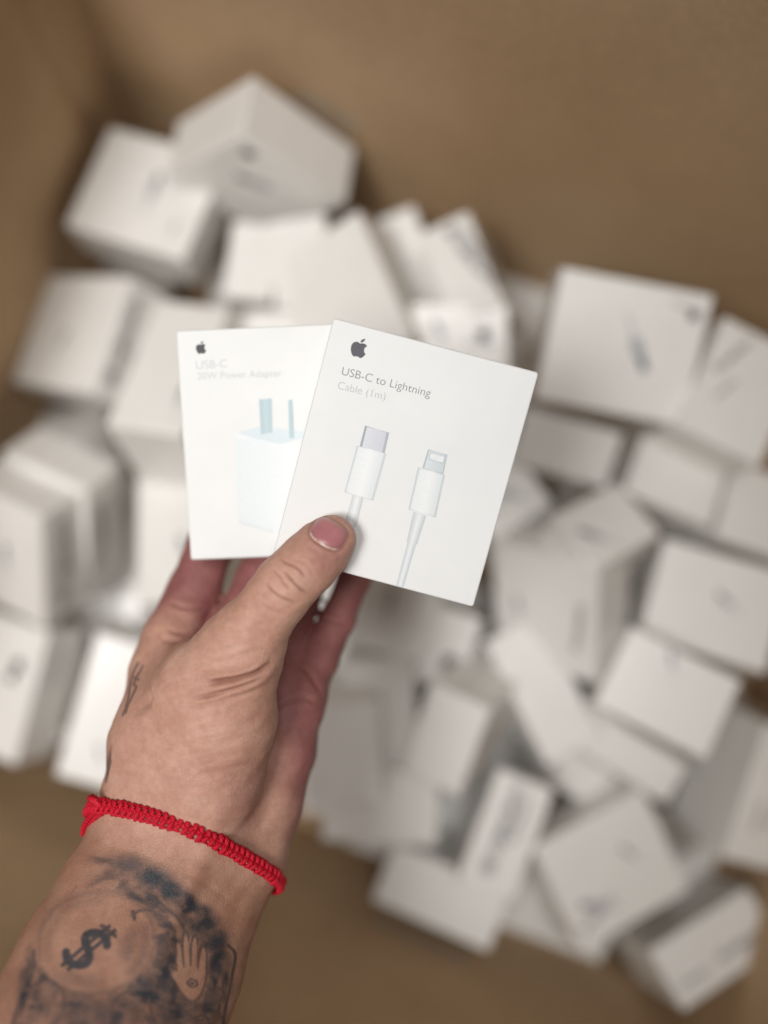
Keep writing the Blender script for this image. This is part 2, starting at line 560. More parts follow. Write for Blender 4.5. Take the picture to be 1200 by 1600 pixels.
# name: (label, prints)
LABELS = {
    'A1': ('uppermost white box at far wall, wedge corner pointing up with small dark logo', [('+x', 'logo', 0.87, 0.85, 0.010, 0), ('+x', 'plug', 0.6, 0.55, 0.03, 20)]),
    'A2': ('white box against left wall just below the topmost box, two faint grey prints', [('+z', 'plug', 0.55, 0.55, 0.022, 0), ('+z', 'plug', 0.83, 0.25, 0.010, 0)]),
    'A3': ('white box leaning on left wall with dark lettering along its right side', [('+z', 'plug', 0.45, 0.42, 0.016, -20), ('+x', 'text', 0.5, 0.62, 0.062, 0), ('+x', 'text', 0.3, 0.35, 0.03, 0)]),
    'A4': ('bright box slipped between the lettered left box and the held adapter box', [('+z', 'plug', 0.8, 0.28, 0.016, 0)]),
    'L2': ('upright white box at left photo edge with a bright clean face', [('+z', 'plug', 0.52, 0.5, 0.02, 0), ('+x', 'text', 0.5, 0.45, 0.07, 0)]),
    'L1': ('upright white box standing behind the bright faced one at left edge', [('+x', 'text', 0.5, 0.5, 0.06, 0)]),
    'L3': ('white box leaning at lower left edge with dark print near its middle', [('+z', 'logo', 0.76, 0.70, 0.011, 0), ('+z', 'logo', 0.72, 0.60, 0.009, 0), ('+x', 'text', 0.72, 0.5, 0.03, 0)]),
    'L4': ('white box beside the wrist at lower left with small grey mark low on it', [('+z', 'plug', 0.52, 0.22, 0.012, 30)]),
    'L5': ('white box half hidden behind index finger and held adapter box', [('+z', 'plug', 0.6, 0.35, 0.018, 20)]),
    'A6': ('small dim box sunk in shadow below the topmost box', []),
    'A7': ('bright white triangle of a tilted box just above the held boxes', []),
    'A8': ('white box edge wedged between the bright triangle and the dim sunken box', []),
    'A9': ('low flat box peeking out above the held adapter box', []),
    'A10': ('narrow greyish box standing on edge right of the bright triangle', []),
    'A11': ('white box with slanted lettering standing below far wall', [('+z', 'text', 0.68, 0.55, 0.05, -72), ('+z', 'text', 0.86, 0.62, 0.03, -72)]),
    'A12': ('white box with dark prints just above the top edge of held cable box', [('+z', 'plug', 0.28, 0.62, 0.015, 25), ('+z', 'logo', 0.74, 0.60, 0.010, 0), ('+z', 'text', 0.72, 0.42, 0.02, 0)]),
    'R1': ('large pale box at upper right showing a plug picture and corner logo', [('+z', 'plug', 0.60, 0.50, 0.026, -150), ('+z', 'logo', 0.9, 0.84, 0.008, 0), ('+z', 'text', 0.82, 0.87, 0.014, -10)]),
    'R2': ('dull white box at right photo edge beside the large pale one', [('+z', 'text', 0.28, 0.72, 0.03, 65), ('+z', 'text', 0.34, 0.45, 0.018, 65)]),
    'R3': ('dull box lying under lower edge of the large pale one', []),
    'R4': ('bright corner of a box poking out right of held cable box', [('+z', 'plug', 0.5, 0.45, 0.02, 40)]),
    'R5': ('tilted box with bluish print right of held cable box', [('+z', 'plug', 0.26, 0.45, 0.02, 40)]),
    'R6': ('squarish grey white box under the gap of the two upper right boxes', []),
    'R7': ('shaded box cut by right photo edge at mid height', []),
    'R8': ('broad dull box at right edge with one small dark mark', [('+z', 'plug', 0.58, 0.56, 0.016, 60)]),
    'R9': ('tilted box with faint greenish print leaning below the broad dull one', [('+z', 'plug', 0.42, 0.85, 0.012, 30)]),
    'R10': ('grey white box below lower right corner of held cable box', [('+z', 'plug', 0.25, 0.48, 0.014, 10), ('+z', 'text', 0.86, 0.45, 0.035, 85)]),
    'B1': ('long grey box with lavender white edge slanting down right of centre', []),
    'B2': ('bright small box face right of the nested rims below the hand', []),
    'B3': ('bright white box standing beside the palm', []),
    'B4': ('box with bright rim just behind the bright one beside the palm', []),
    'B5': ('pale box under little finger and held cable box', [('+z', 'plug', 0.4, 0.7, 0.016, 0)]),
    'B6': ('shaded box carrying a dark round print below held cable box corner', [('+z', 'logo', 0.6, 0.35, 0.012, 0)]),
    'B7': ('plain low box right of the wrist at the near side of the pile', []),
    'B8': ('plain slanted box lying lowest at the near wall', []),
    'B9': ('box with long line of lettering leaning upright above the lowest plain box', [('+z', 'text', 0.5, 0.52, 0.06, 90), ('+z', 'text', 0.68, 0.66, 0.03, 90)]),
    'B10': ('broad box turned like a diamond at lower right with round faint mark', [('+z', 'plug', 0.68, 0.55, 0.014, 30), ('+z', 'text', 0.25, 0.2, 0.03, 20), ('+z', 'plug', 0.25, 0.3, 0.02, 60)]),
    'B11': ('box at bottom right corner with dark lettering along its near side', [('+z', 'text', 0.70, 0.3, 0.036, 0), ('+z', 'text', 0.22, 0.28, 0.022, 0)]),
    'B12': ('grey shaded box at right edge with bright print side turned down', [('+x', 'text', 0.35, 0.6, 0.02, 0), ('+x', 'text', 0.45, 0.3, 0.03, 0)]),
    'B13': ('narrow box edge squeezed under the tilted box with greenish print', []),
    'B14': ('small lavender white corner deep between boxes at lower right', []),
}
for key, (loc, q, d) in POSES.items():
    label, prints = LABELS[key]
    o = link(bpy.data.objects.new('white_box', carton_mesh('white_box', d, 0.0012, 0.0, 2, M_WRAP)))
    o.location = loc
    o.rotation_mode = 'QUATERNION'
    o.rotation_quaternion = q
    tag(o, label, 'box', PILE)
    for pr in prints:
        add_print(o, d, *pr)

# boxes of the bottom layer, seen only as dim shapes in the gaps
FILL = [(150, 420, 20), (240, 330, 60), (320, 560, 10), (480, 380, -30), (640, 420, 35), (780, 560, -15), (800, 470, 25), (900, 700, 40), (1010, 640, 10), (1120, 800, -25),
        (90, 720, 15), (170, 880, -20), (60, 1080, 25), (230, 960, 35), (560, 1180, 5), (700, 980, -35), (860, 860, 20), (960, 960, -10), (1060, 1100, 30),
        (650, 1260, 70), (800, 1130, 15), (880, 1400, -25), (1100, 1330, 20), (960, 1160, 45), (1190, 1290, 8), (420, 480, 0), (500, 980, 20), (330, 1130, 35), (400, 860, -10), (300, 770, 50)]
me_fill = carton_mesh('white_box', (0.09, 0.08, 0.044), 0.0012, 0.0, 2, M_WRAP)
for i, (u, v, a) in enumerate(FILL):
    p = on_level(u, v, 0.028)
    o = link(bpy.data.objects.new('white_box', me_fill))
    o.location = (p[0], p[1], FLOOR_Z + 0.0232 + 0.0012 * (i % 9))
    o.rotation_euler = (0.05 * math.sin(i * 2.1), 0.05 * math.cos(i * 1.7), math.radians(a))
    tag(o, 'dim white box of the lowest layer, glimpsed through gaps in the pile', 'box', 'white boxes under the pile')


# ---------------------------------------------------------------- the two held boxes
def plane_hit(u, v, o, n):
    a = CAMLOC
    r = P(u, v, 1.0) - a
    return a + r * (np.dot(o - a, n) / np.dot(r, n))


def frame_from(tl, tr, br, bl):
    x = (tr + br) / 2 - (tl + bl) / 2
    y = (tl + tr) / 2 - (bl + br) / 2
    w, h = np.linalg.norm(x), np.linalg.norm(y)
    x = x / w
    y = y - x * np.dot(x, y)
    y /= np.linalg.norm(y)
    return (tl + tr + br + bl) / 4, x, y, np.cross(x, y), w, h


FRONT_T, REAR_T = 0.026, 0.023
fc, fx_, fy_, fn, fw, fh = frame_from(P(523, 497, 0.3965), P(845, 583, 0.3965), P(737, 948, 0.4075), P(425, 865, 0.4075))
ro = fc - fn * (FRONT_T + 0.0005)
rc, rx, ry, rn, rw, rh = frame_from(*[plane_hit(u, v, ro, fn) for u, v in ((280, 516), (534, 506), (546, 865), (293, 876))])


class Held:
    def __init__(self, c, x, y, n, w, h, t, label, corner):
        self.c, self.n = c, n
        M = Matrix((x, y, n)).transposed().to_4x4()
        M.translation = Vector(c - n * t / 2)
        self.o = link(bpy.data.objects.new('white_box', carton_mesh('white_box', (w, h, t), 0.0007, corner, 3, M_BOX)))
        self.o.matrix_world = M
        self.inv = np.array(M.inverted())
        self.t = t
        tag(self.o, label, 'box', 'white boxes held up by the hand')

    def px(self, u, v):
        """local x, y on the front face of the point seen at that pixel"""
        p = self.inv @ np.append(plane_hit(u, v, self.c, self.n), 1)
        return p[:2]

    def put(self, name, me, uv, scale=1.0, rot=0.0, dz=0.0):
        o = link(bpy.data.objects.new(name, me), self.o)
        p = self.px(*uv) if uv else (0, 0)
        o.location = (p[0], p[1], self.t / 2 + 0.00012 + dz)
        o.scale = (scale, scale, 1)
        o.rotation_euler = (0, 0, rot)
        return o

    def pic(self, name, polys, n=12):
        return self.put(name, picture_mesh(name, [([self.px(*p) for p in q],) + tuple(gq(c) for c in cs) for q, *cs in polys], n), None)


front = Held(fc, fx_, fy_, fn, fw, fh, FRONT_T, 'sharp white cable box in front, two plug pictures, pinched under the thumb', 0.0012)
rear = Held(rc, rx, ry, rn, rw, rh, REAR_T, 'white adapter box behind at left, with pale blue prongs picture', 0.0012)

front.put('logo', logo_mesh('logo', M_LOGO), (561, 543), 0.0076)
t1 = text_mesh('printed_text', 'USB-C to Lightning', M_TXT, thin=-0.012)
t2 = text_mesh('printed_text', 'Cable (1m)', M_TXT2, thin=-0.014)


def fit_text(h, me, a, b):
    xs = np.array([v.co.x for v in me.vertices])
    pa, pb = h.px(*a), h.px(*b)
    o = h.put('printed_text', me, a, float(np.linalg.norm(pb - pa) / (xs.max() - xs.min())), math.atan2(pb[1] - pa[1], pb[0] - pa[0]))
    return o


fit_text(front, t1, (532, 585), (670, 620))
fit_text(front, t2, (526, 607), (600, 625))
front.pic('plug_picture', [
    (((570.5, 665), (608, 676), (600.5, 709), (562, 698)), (152, 160, 168), (217, 219, 225), (170, 175, 184)),
    (((573.5, 667), (604, 676), (597, 707), (566, 698)), (221, 222, 228), (214, 216, 223), (208, 210, 219)),
    (((557.5, 696), (603.5, 708.5), (583, 782.5), (538, 769)), (206, 212, 216), (240, 241, 241), (205, 211, 214)),
    (((560.5, 698), (600, 709), (580.5, 780), (541, 768)), (234, 236, 237), (243, 244, 244), (226, 230, 231)),
    (((551, 773), (567.5, 778), (556, 824), (538, 819)), (204, 209, 213), (240, 241, 241), (200, 206, 210)),
    (((541, 819), (553, 823), (536, 893), (524, 889)), (210, 215, 218), (240, 241, 241), (206, 211, 214)),
])
front.pic('plug_picture', [
    (((669, 702), (699, 710.5), (692.5, 741), (660, 731)), (176, 190, 196), (212, 219, 222), (182, 194, 199)),
    (((671, 704), (697, 711.5), (691, 739), (663, 731)), (222, 228, 230), (214, 220, 223), (206, 213, 217)),
    (((672, 706), (696, 713), (693, 725), (669, 718)), (196, 206, 211), (206, 214, 217), (198, 207, 212)),
    (((673.5, 708), (694, 714), (691.5, 722.5), (671, 716.5)), (240, 242, 242), (232, 235, 236), (240, 242, 242)),
    (((653, 730), (695, 742), (680.5, 808.5), (638, 796)), (205, 211, 215), (240, 241, 241), (204, 210, 213)),
    (((656, 732), (692, 742.5), (678, 806), (641, 795.5)), (236, 238, 238), (243, 244, 244), (226, 230, 231)),
    (((646, 800), (665.5, 806), (651, 850.5), (635.5, 846)), (200, 206, 211), (240, 241, 241), (198, 205, 209)),
    (((637, 846), (649.5, 850), (630, 917.5), (619, 914.5)), (200, 206, 211), (241, 242, 242), (198, 205, 209)),
])
rear.put('logo', logo_mesh('logo', M_LOGOB), (314, 543), 0.0052)
fit_text(rear, text_mesh('printed_text', 'USB-C', M_TXT3, thin=-0.004), (306, 577), (354, 574))
fit_text(rear, text_mesh('printed_text', '20W Power Adapter', M_TXT3, thin=-0.006), (308, 593), (440, 588))
rear.pic('adapter_picture', [
    (((368, 683), (500, 697), (512, 848), (373, 816)), (226, 232, 233), (233, 236, 236), (238, 240, 240)),
    (((372, 676), (411, 665), (500, 678), (436, 694)), (214, 225, 230), (216, 226, 231), (222, 230, 233)),
    (((405, 624), (424.5, 622.5), (425.5, 676), (408, 679)), (174, 196, 201), (192, 211, 216), (178, 200, 206)),
    (((450.5, 625), (456.5, 624.5), (459.5, 685), (452.5, 684)), (172, 195, 200), (187, 208, 213), (163, 186, 192)),
    (((369, 678), (437, 695), (437, 699), (368.5, 684)), (236, 240, 241), (228, 234, 236), (236, 240, 241)),
    (((373, 814), (427, 829), (427, 833), (375, 818)), (218, 224, 226), (222, 228, 229), (226, 231, 232)),
])


# ---------------------------------------------------------------- the hand: one continuous surface
# round-cone skeleton in (u, v, depth, radius); built in camera axes, then placed in the world
def K(u, v, d):
    return ((u - 600) / 1600.0 * d, -(v - 800) / 1600.0 * d, -d)


CH = {
    'index': ([(258, 1052, .4440, .0143), (268, 1000, .4520, .0129), (303, 925, .4640, .0118), (330, 850, .4705, .0106), (368, 765, .4715, .0094), (395, 708, .4695, .0082)], .003),
    'middle': ([(345, 1040, .4490, .0138), (372, 985, .4570, .0124), (408, 905, .4675, .0114), (440, 820, .4725, .0104), (470, 738, .473, .0094), (490, 680, .470, .0080)], .003),
    'ring': ([(408, 1065, .4500, .0133), (434, 1015, .4570, .0119), (465, 937, .4675, .0099), (488, 860, .4725, .0094), (528, 785, .473, .0088), (545, 730, .470, .0076)], .003),
    'pinky': ([(462, 1095, .4480, .0121), (496, 1032, .4560, .0088), (528, 967, .4650, .0077), (553, 905, .470, .0074), (574, 850, .4715, .0064), (590, 800, .470, .0064)], .003),
}
PALM = [
    [(258, 1052, .4440, .0143), (255, 1140, .442, .0170), (262, 1240, .433, .0180), (272, 1320, .428, .0180)],
    [(345, 1040, .4490, .0138), (335, 1150, .446, .0165), (322, 1290, .436, .0190)],
    [(408, 1065, .4500, .0133), (386, 1170, .446, .0165), (360, 1300, .436, .0190)],
    [(462, 1095, .4480, .0121), (436, 1170, .445, .0155), (410, 1250, .441, .0170), (379, 1330, .433, .0173)],
]
THUMB = [(518, 843, .3985, .0096), (500, 862, .3975, .0107), (478, 884, .3965, .0112), (448, 913, .3955, .0116), (424, 945, .3970, .0114), (398, 980, .4000, .0126), (372, 1018, .4030, .0150)]
THENAR = [
    [(372, 1018, .4030, .0150), (318, 1078, .4110, .0185), (264, 1160, .4220, .0205), (244, 1250, .4260, .0205)],
    [(380, 1050, .4060, .0120), (350, 1125, .4100, .0200), (322, 1210, .4150, .0220), (300, 1295, .4215, .0210)],
    [(300, 1030, .4300, .0085), (255, 1090, .4320, .0125), (232, 1160, .4300, .0150)],
]
ARM = [
    [(226, 1290, .4250, .0195), (178, 1395, .4150, .0215), (128, 1490, .4040, .0232), (55, 1640, .3860, .0262), (-150, 2050, .330, .031), (-330, 2600, .27, .036)],
    [(358, 1340, .4320, .0168), (330, 1420, .4260, .0190), (288, 1510, .4150, .0232), (232, 1650, .3960, .0262), (60, 2080, .340, .031), (-150, 2700, .28, .036)],
    [(295, 1320, .4240, .0200), (255, 1410, .4150, .0225), (212, 1500, .4040, .0256), (148, 1640, .3860, .0292), (-45, 2065, .330, .035), (-240, 2650, .275, .040)],
]


def rcone(p, a, b, r1, r2):
    ba = b - a
    l2 = float(ba @ ba)
    rr = r1 - r2
    a2 = l2 - rr * rr
    pa = p - a
    y = pa @ ba
    z = y - l2
    x2 = ((pa * l2 - y[:, None] * ba) ** 2).sum(1)
    y2 = y * y * l2
    z2 = z * z * l2
    k = np.sign(rr) * rr * rr * x2
    i2 = 1.0 / l2
    c1 = np.sign(z) * a2 * z2 > k
    c2 = np.sign(y) * a2 * y2 < k
    return np.where(c1, np.sqrt(x2 + z2) * i2 - r2, np.where(c2, np.sqrt(x2 + y2) * i2 - r1, (np.sqrt(x2 * a2 * i2) + y * rr) * i2 - r1))


def smin(a, b, k):
    h = np.maximum(k - np.abs(a - b), 0) / k
    return np.minimum(a, b) - h * h * k * 0.25


def chain(p, c, k):
    d = None
    for (u0, v0, d0, r0), (u1, v1, d1, r1) in zip(c[:-1], c[1:]):
        e = rcone(p, np.array(K(u0, v0, d0)), np.array(K(u1, v1, d1)), r0, r1)
        d = e if d is None else smin(d, e, k)
    return d


def sdf_block(p):
    f = None
    for n, (c, k) in CH.items():
        e = chain(p, c, k)
        f = e if f is None else smin(f, e, .0022)
    pal = None
    for c in PALM:
        e = chain(p, c, .004)
        pal = e if pal is None else smin(pal, e, .012)
    th = None
    for c in THENAR:
        e = chain(p, c, .006)
        th = e if th is None else smin(th, e, .012)
    tb = chain(p, THUMB, .004)
    arm = None
    for c in ARM:
        e = chain(p, c, .006)
        arm = e if arm is None else smin(arm, e, .014)
    # thumb pad pressed flat against the card
    d = smin(pal, f, .006)
    d = smin(d, smin(th, tb, .008), .007)
    d = smin(d, arm, .014)
    return d


def sdf(p):
    out = np.empty(len(p))
    for i in range(0, len(p), 200000):
        out[i:i + 200000] = sdf_block(p[i:i + 200000])
    return out


def sdf_grad(p, e=2e-4):
    k = np.array([[1, -1, -1], [-1, -1, 1], [-1, 1, -1], [1, 1, 1]], float)
    g = sum(kk[None] * sdf(p + kk * e)[:, None] for kk in k)
    return g / (np.linalg.norm(g, axis=1, keepdims=True) + 1e-12)


def surface_nets(lo, hi, h):
    n = np.ceil((hi - lo) / h).astype(int) + 1
    ax = [lo[i] + h * np.arange(n[i]) for i in range(3)]
    # coarse pass: only evaluate near the surface
    G = np.stack(np.meshgrid(*ax, indexing='ij'), -1)
    cs = 4
    Gc = G[::cs, ::cs, ::cs]
    vc = sdf(Gc.reshape(-1, 3)).reshape(Gc.shape[:3])
    full = np.repeat(np.repeat(np.repeat(vc, cs, 0), cs, 1), cs, 2)[:n[0], :n[1], :n[2]]
    near = np.abs(full) < h * cs * 2.2
    V = full.copy()
    V[near] = sdf(G[near])
    s = V < 0
    c = [s[i:n[0] - 1 + i, j:n[1] - 1 + j, k:n[2] - 1 + k] for i in (0, 1) for j in (0, 1) for k in (0, 1)]
    cnt = sum(x.astype(int) for x in c)
    act = (cnt > 0) & (cnt < 8)
    idx = -np.ones(act.shape, int)
    idx[act] = np.arange(act.sum())
    cells = np.argwhere(act)
    acc = np.zeros((len(cells), 3)); num = np.zeros(len(cells))
    off = [(i, j, k) for i in (0, 1) for j in (0, 1) for k in (0, 1)]
    for a in off:
        for ax_ in range(3):
            if a[ax_] == 0:
                b = list(a); b[ax_] = 1
                va = V[cells[:, 0] + a[0], cells[:, 1] + a[1], cells[:, 2] + a[2]]
                vb = V[cells[:, 0] + b[0], cells[:, 1] + b[1], cells[:, 2] + b[2]]
                m = (va < 0) != (vb < 0)
                t = np.where(m, va / (va - vb + 1e-20), 0)
                q = np.array(a, float) + t[:, None] * (np.array(b) - np.array(a))
                acc[m] += q[m]; num[m] += 1
    verts = lo + h * (cells + acc / num[:, None])
    faces = []
    for ax_ in range(3):
        b1, b2 = [(1, 2), (2, 0), (0, 1)][ax_]
        sl0 = [slice(None)] * 3; sl1 = [slice(None)] * 3
        sl0[ax_] = slice(0, -1); sl1[ax_] = slice(1, None)
        s0, s1 = s[tuple(sl0)], s[tuple(sl1)]
        for flip, mm in ((False, s0 & ~s1), (True, ~s0 & s1)):
            e = np.argwhere(mm)
            e = e[(e[:, b1] > 0) & (e[:, b2] > 0) & (e[:, b1] < n[b1] - 1) & (e[:, b2] < n[b2] - 1)]
            q = []
            for d1, d2 in ((-1, -1), (0, -1), (0, 0), (-1, 0)):
                w = e.copy(); w[:, b1] += d1; w[:, b2] += d2
                q.append(idx[w[:, 0], w[:, 1], w[:, 2]])
            q = np.stack(q, 1)
            faces.append(q[:, ::-1] if flip else q)
    return verts, np.concatenate(faces)


def project(v, it=2):
    for _ in range(it):
        v = v - sdf(v)[:, None] * sdf_grad(v)
    return v


def mesh_normals(v, f):
    a = np.cross(v[f[:, 2]] - v[f[:, 0]], v[f[:, 3]] - v[f[:, 1]])
    n = np.zeros_like(v)
    for i in range(4):
        for k in range(3):
            n[:, k] += np.bincount(f[:, i], a[:, k], len(v))
    return n / (np.linalg.norm(n, axis=1, keepdims=True) + 1e-15)


def settle(v, f):
    return v - sdf(v)[:, None] * mesh_normals(v, f)


def edges_of(f):
    e = np.concatenate([f[:, [i, (i + 1) % 4]] for i in range(4)])
    es = np.sort(e, 1)
    return np.unique(es, axis=0, return_inverse=True)


def relax(v, f, it=3, w=0.5):
    e, _ = edges_of(f)
    for _ in range(it):
        a = np.zeros_like(v); c = np.zeros(len(v))
        np.add.at(a, e[:, 0], v[e[:, 1]]); np.add.at(a, e[:, 1], v[e[:, 0]])
        np.add.at(c, e[:, 0], 1); np.add.at(c, e[:, 1], 1)
        v = v * (1 - w) + w * a / c[:, None]
    return v


def subdivide(v, f):
    e, inv = edges_of(f)
    inv = inv.ravel()
    nf, nv, ne = len(f), len(v), len(e)
    V = np.concatenate([v, v[e].mean(1), v[f].mean(1)])
    ei = [nv + inv[i * nf:(i + 1) * nf] for i in range(4)]
    fi = nv + ne + np.arange(nf)
    q = [np.stack([f[:, i], ei[i], fi, ei[i - 1]], 1) for i in range(4)]
    return V, np.concatenate(q)


allp = [c for c, _ in CH.values()] + PALM + [THUMB] + THENAR + ARM
pts = np.array([K(*q[:3]) for c in allp for q in c]); rad = np.array([q[3] for c in allp for q in c])
lo = (pts - rad[:, None]).min(0) - .006
hi = (pts + rad[:, None]).max(0) + .006
hv, hf = surface_nets(lo, hi, 0.0024)
hv = project(hv, 2)
hv = project(relax(hv, hf, 3), 1)
hv, hf = subdivide(hv, hf)
hv = settle(hv, hf)
hv, hf = subdivide(hv, hf)
hv = settle(hv, hf)
hn = mesh_normals(hv, hf)
hu = 600 - 1600 * hv[:, 0] / hv[:, 2]          # where each skin point lies on the sheet the marks are drawn on
hw = 800 + 1600 * hv[:, 1] / hv[:, 2]
hd = -hv[:, 2]
view = -hv / np.linalg.norm(hv, axis=1, keepdims=True)
facing = (hn * view).sum(1)
near_layer = (hd < np.where(hw < 1000, 0.428, 0.46)) & (facing > -0.1)
toward = np.clip(facing * 3 + 0.2, 0, 1)


def seg_dist(pl):
    """distance in photo pixels from every skin point to a polyline, and the fraction along it"""
    d = np.full(len(hu), 1e9); tt = np.zeros(len(hu))
    L = np.cumsum([0] + [math.dist(a, b) for a, b in zip(pl[:-1], pl[1:])])
    for i, (a, b) in enumerate(zip(pl[:-1], pl[1:])):
        ax, ay = b[0] - a[0], b[1] - a[1]
        t = np.clip(((hu - a[0]) * ax + (hw - a[1]) * ay) / (ax * ax + ay * ay), 0, 1)
        q = np.hypot(hu - a[0] - t * ax, hw - a[1] - t * ay)
        m = q < d
        d = np.where(m, q, d)
        tt = np.where(m, (L[i] + t * math.dist(a, b)) / L[-1], tt)
    return d, tt


def smooth_line(pl, n=5):
    """Catmull-Rom through the given points"""
    p = [np.array(x, float) for x in pl]
    p = [2 * p[0] - p[1]] + p + [2 * p[-1] - p[-2]]
    out = []
    for i in range(1, len(p) - 2):
        for k in range(n):
            t = k / n
            out.append(tuple(0.5 * ((2 * p[i]) + (-p[i - 1] + p[i + 1]) * t + (2 * p[i - 1] - 5 * p[i] + 4 * p[i + 1] - p[i + 2]) * t * t + (-p[i - 1] + 3 * p[i] - 3 * p[i + 1] + p[i + 2]) * t ** 3)))
    out.append(tuple(p[-2]))
    return out


disp = np.zeros(len(hv))
crease_shade = np.zeros(len(hv))


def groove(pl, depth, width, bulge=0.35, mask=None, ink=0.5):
    global disp, crease_shade
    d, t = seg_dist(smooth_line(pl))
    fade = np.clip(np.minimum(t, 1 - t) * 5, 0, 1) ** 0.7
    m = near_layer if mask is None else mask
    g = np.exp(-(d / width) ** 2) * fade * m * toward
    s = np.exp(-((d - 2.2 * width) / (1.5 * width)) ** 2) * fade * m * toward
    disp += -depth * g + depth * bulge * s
    crease_shade = np.maximum(crease_shade, g * ink)  # groove shade painted into the skin colour, separate from the tattoo ink


# thumb joint wrinkles
for pl, dp, wd, ik in [
    ([(438, 873), (448, 880), (462, 886), (472, 895), (477, 904)], .00042, 2.1, .75),
    ([(462, 874), (474, 880), (484, 890), (490, 902)], .00016, 2.2, .3),
    ([(425, 889), (434, 898), (444, 912), (454, 922)], .00030, 2.1, .55),
    ([(444, 892), (452, 902), (462, 913), (472, 922), (481, 927)], .00048, 2.1, .9),
    ([(416, 909), (422, 920), (434, 930), (448, 937), (462, 942)], .00040, 2.1, .75),
    ([(470, 868), (482, 872), (494, 880)], .00014, 2.2, .2),
    ([(404, 936), (414, 946), (430, 954), (448, 958)], .00012, 2.5, .2),
    ([(408, 925), (416, 934), (428, 944)], .00012, 2.2, .2)]:
    groove(pl, dp, wd, .35, None, ik)
# folds at the root of the thumb
for pl, dp, wd, ik in [
    ([(322, 1068), (345, 1064), (372, 1060), (398, 1052), (417, 1042), (426, 1036)], .0017, 4.4, 1.0),
    ([(300, 1092), (330, 1086), (362, 1076), (392, 1066), (418, 1052)], .0009, 3.4, .6),
    ([(312, 1052), (345, 1050), (380, 1044), (408, 1034)], .0005, 3.6, .3),
    ([(286, 1104), (318, 1102), (352, 1093), (388, 1082), (415, 1070)], .0004, 4.0, .2),
    ([(318, 1030), (352, 1028), (388, 1020), (418, 1012)], .00028, 3.2, .18),
    ([(330, 1014), (362, 1008), (396, 1000)], .0002, 3.0, .12),
    ([(300, 1140), (335, 1138), (372, 1130), (410, 1118)], .00014, 5.0, .12),
    ([(306, 1160), (345, 1158), (385, 1148), (415, 1138)], .00012, 5.0, .12),
    ([(310, 1185), (350, 1180), (392, 1170)], .00012, 5.5, .12),
    ([(300, 1210), (340, 1206), (390, 1192)], .00026, 6, .1)]:
    groove(pl, dp, wd, .5, None, ik)
for k in range(16):       # fine parallel skin lines over the ball of the thumb
    y = 1018 + k * 13.0 + 4 * math.sin(k * 1.7)
    x0 = 298 - k * 2.2 + 16 * math.sin(k * 2.3)
    groove([(x0, y + 20), (x0 + 40, y + 15), (x0 + 80, y + 4), (x0 + 108 - k, y - 8)], .00008, 2.4, .4, None, .05)
palm_m = (hd > 0.415) & (facing > -0.1)
groove([(398, 1262), (388, 1275), (384, 1250), (402, 1215), (418, 1175), (424, 1140)], .0010, 5.0, .2, palm_m, .4)
groove([(470, 1040), (482, 1052), (492, 1066), (502, 1085)], .0005, 4.0, .4, palm_m, .3)
groove([(428, 1110), (450, 1098), (476, 1092), (498, 1100)], .0006, 4.0, .4, palm_m, .3)
groove([(505, 965), (522, 972), (548, 978)], .0005, 3.0, .4, palm_m, .3)
groove([(262, 940), (290, 950), (322, 950)], .0005, 3.5, .4, palm_m, .3)
groove([(260, 985), (290, 990), (316, 985), (330, 975)], .0005, 4, .3, palm_m, .3)
groove([(250, 1000), (280, 1002), (310, 995)], .0004, 4, .3, palm_m, .2)
groove([(205, 1118), (240, 1090), (275, 1052), (305, 1015), (340, 985)], .0011, 8, .1, (hd > .40) & (facing > 0), .15)
groove([(190, 1262), (250, 1275), (320, 1305), (380, 1342)], .0003, 5, .4, None, .1)
groove([(150, 1318), (220, 1335), (300, 1368), (375, 1420)], .00025, 6, .4, None, .05)
# tendon ridges at the wrist
d_, t_ = seg_dist([(330, 1300), (280, 1420), (235, 1520)])
disp += .0011 * np.exp(-(d_ / 16) ** 2) * toward * np.clip(np.minimum(t_, 1 - t_) * 4, 0, 1) * near_layer
# soft unevenness of flesh
ph = hv * 100
disp += .00022 * (np.sin(ph[:, 0] * 4.1 + 1.3 * np.sin(ph[:, 1] * 2.7)) * np.sin(ph[:, 1] * 3.7 + ph[:, 2] * 2.9))

# thumb nail: local axes on the photo sheet
NC = np.array([514.0, 832.5]); NA = np.array([0.514, -0.857]); NB = np.array([0.857, 0.514])   # centre, along, across
na = ((hu - NC[0]) * NA[0] + (hw - NC[1]) * NA[1]); nb = ((hu - NC[0]) * NB[0] + (hw - NC[1]) * NB[1])


def nail_out(a, b):
    """signed 'distance' in pixels to the rounded nail outline"""
    ra, rb = 21.5, 29.0
    aa = a + np.where(a < 0, -0.10 * np.abs(b) * 0 , 0)
    q = (np.abs(aa / ra) ** 3.2 + np.abs(b / rb) ** 2.9) ** (1 / 3.0)
    return (q - 1) * 22


no = nail_out(na, nb)
thumb_m = (hd < 0.412) & (facing > 0) & (hw < 930)
disp += thumb_m * (-.00050 * np.exp(-((no - 0.5) / 2.6) ** 2) + .00030 * np.exp(-((no - 7) / 4.5) ** 2) * (na < 12))
crease_shade = np.maximum(crease_shade, thumb_m * .55 * np.exp(-((no - 1) / 1.8) ** 2))  # dark line round the nail: shade of the fold put into the colour

base_v = hv.copy()
hv = hv + hn * disp[:, None]

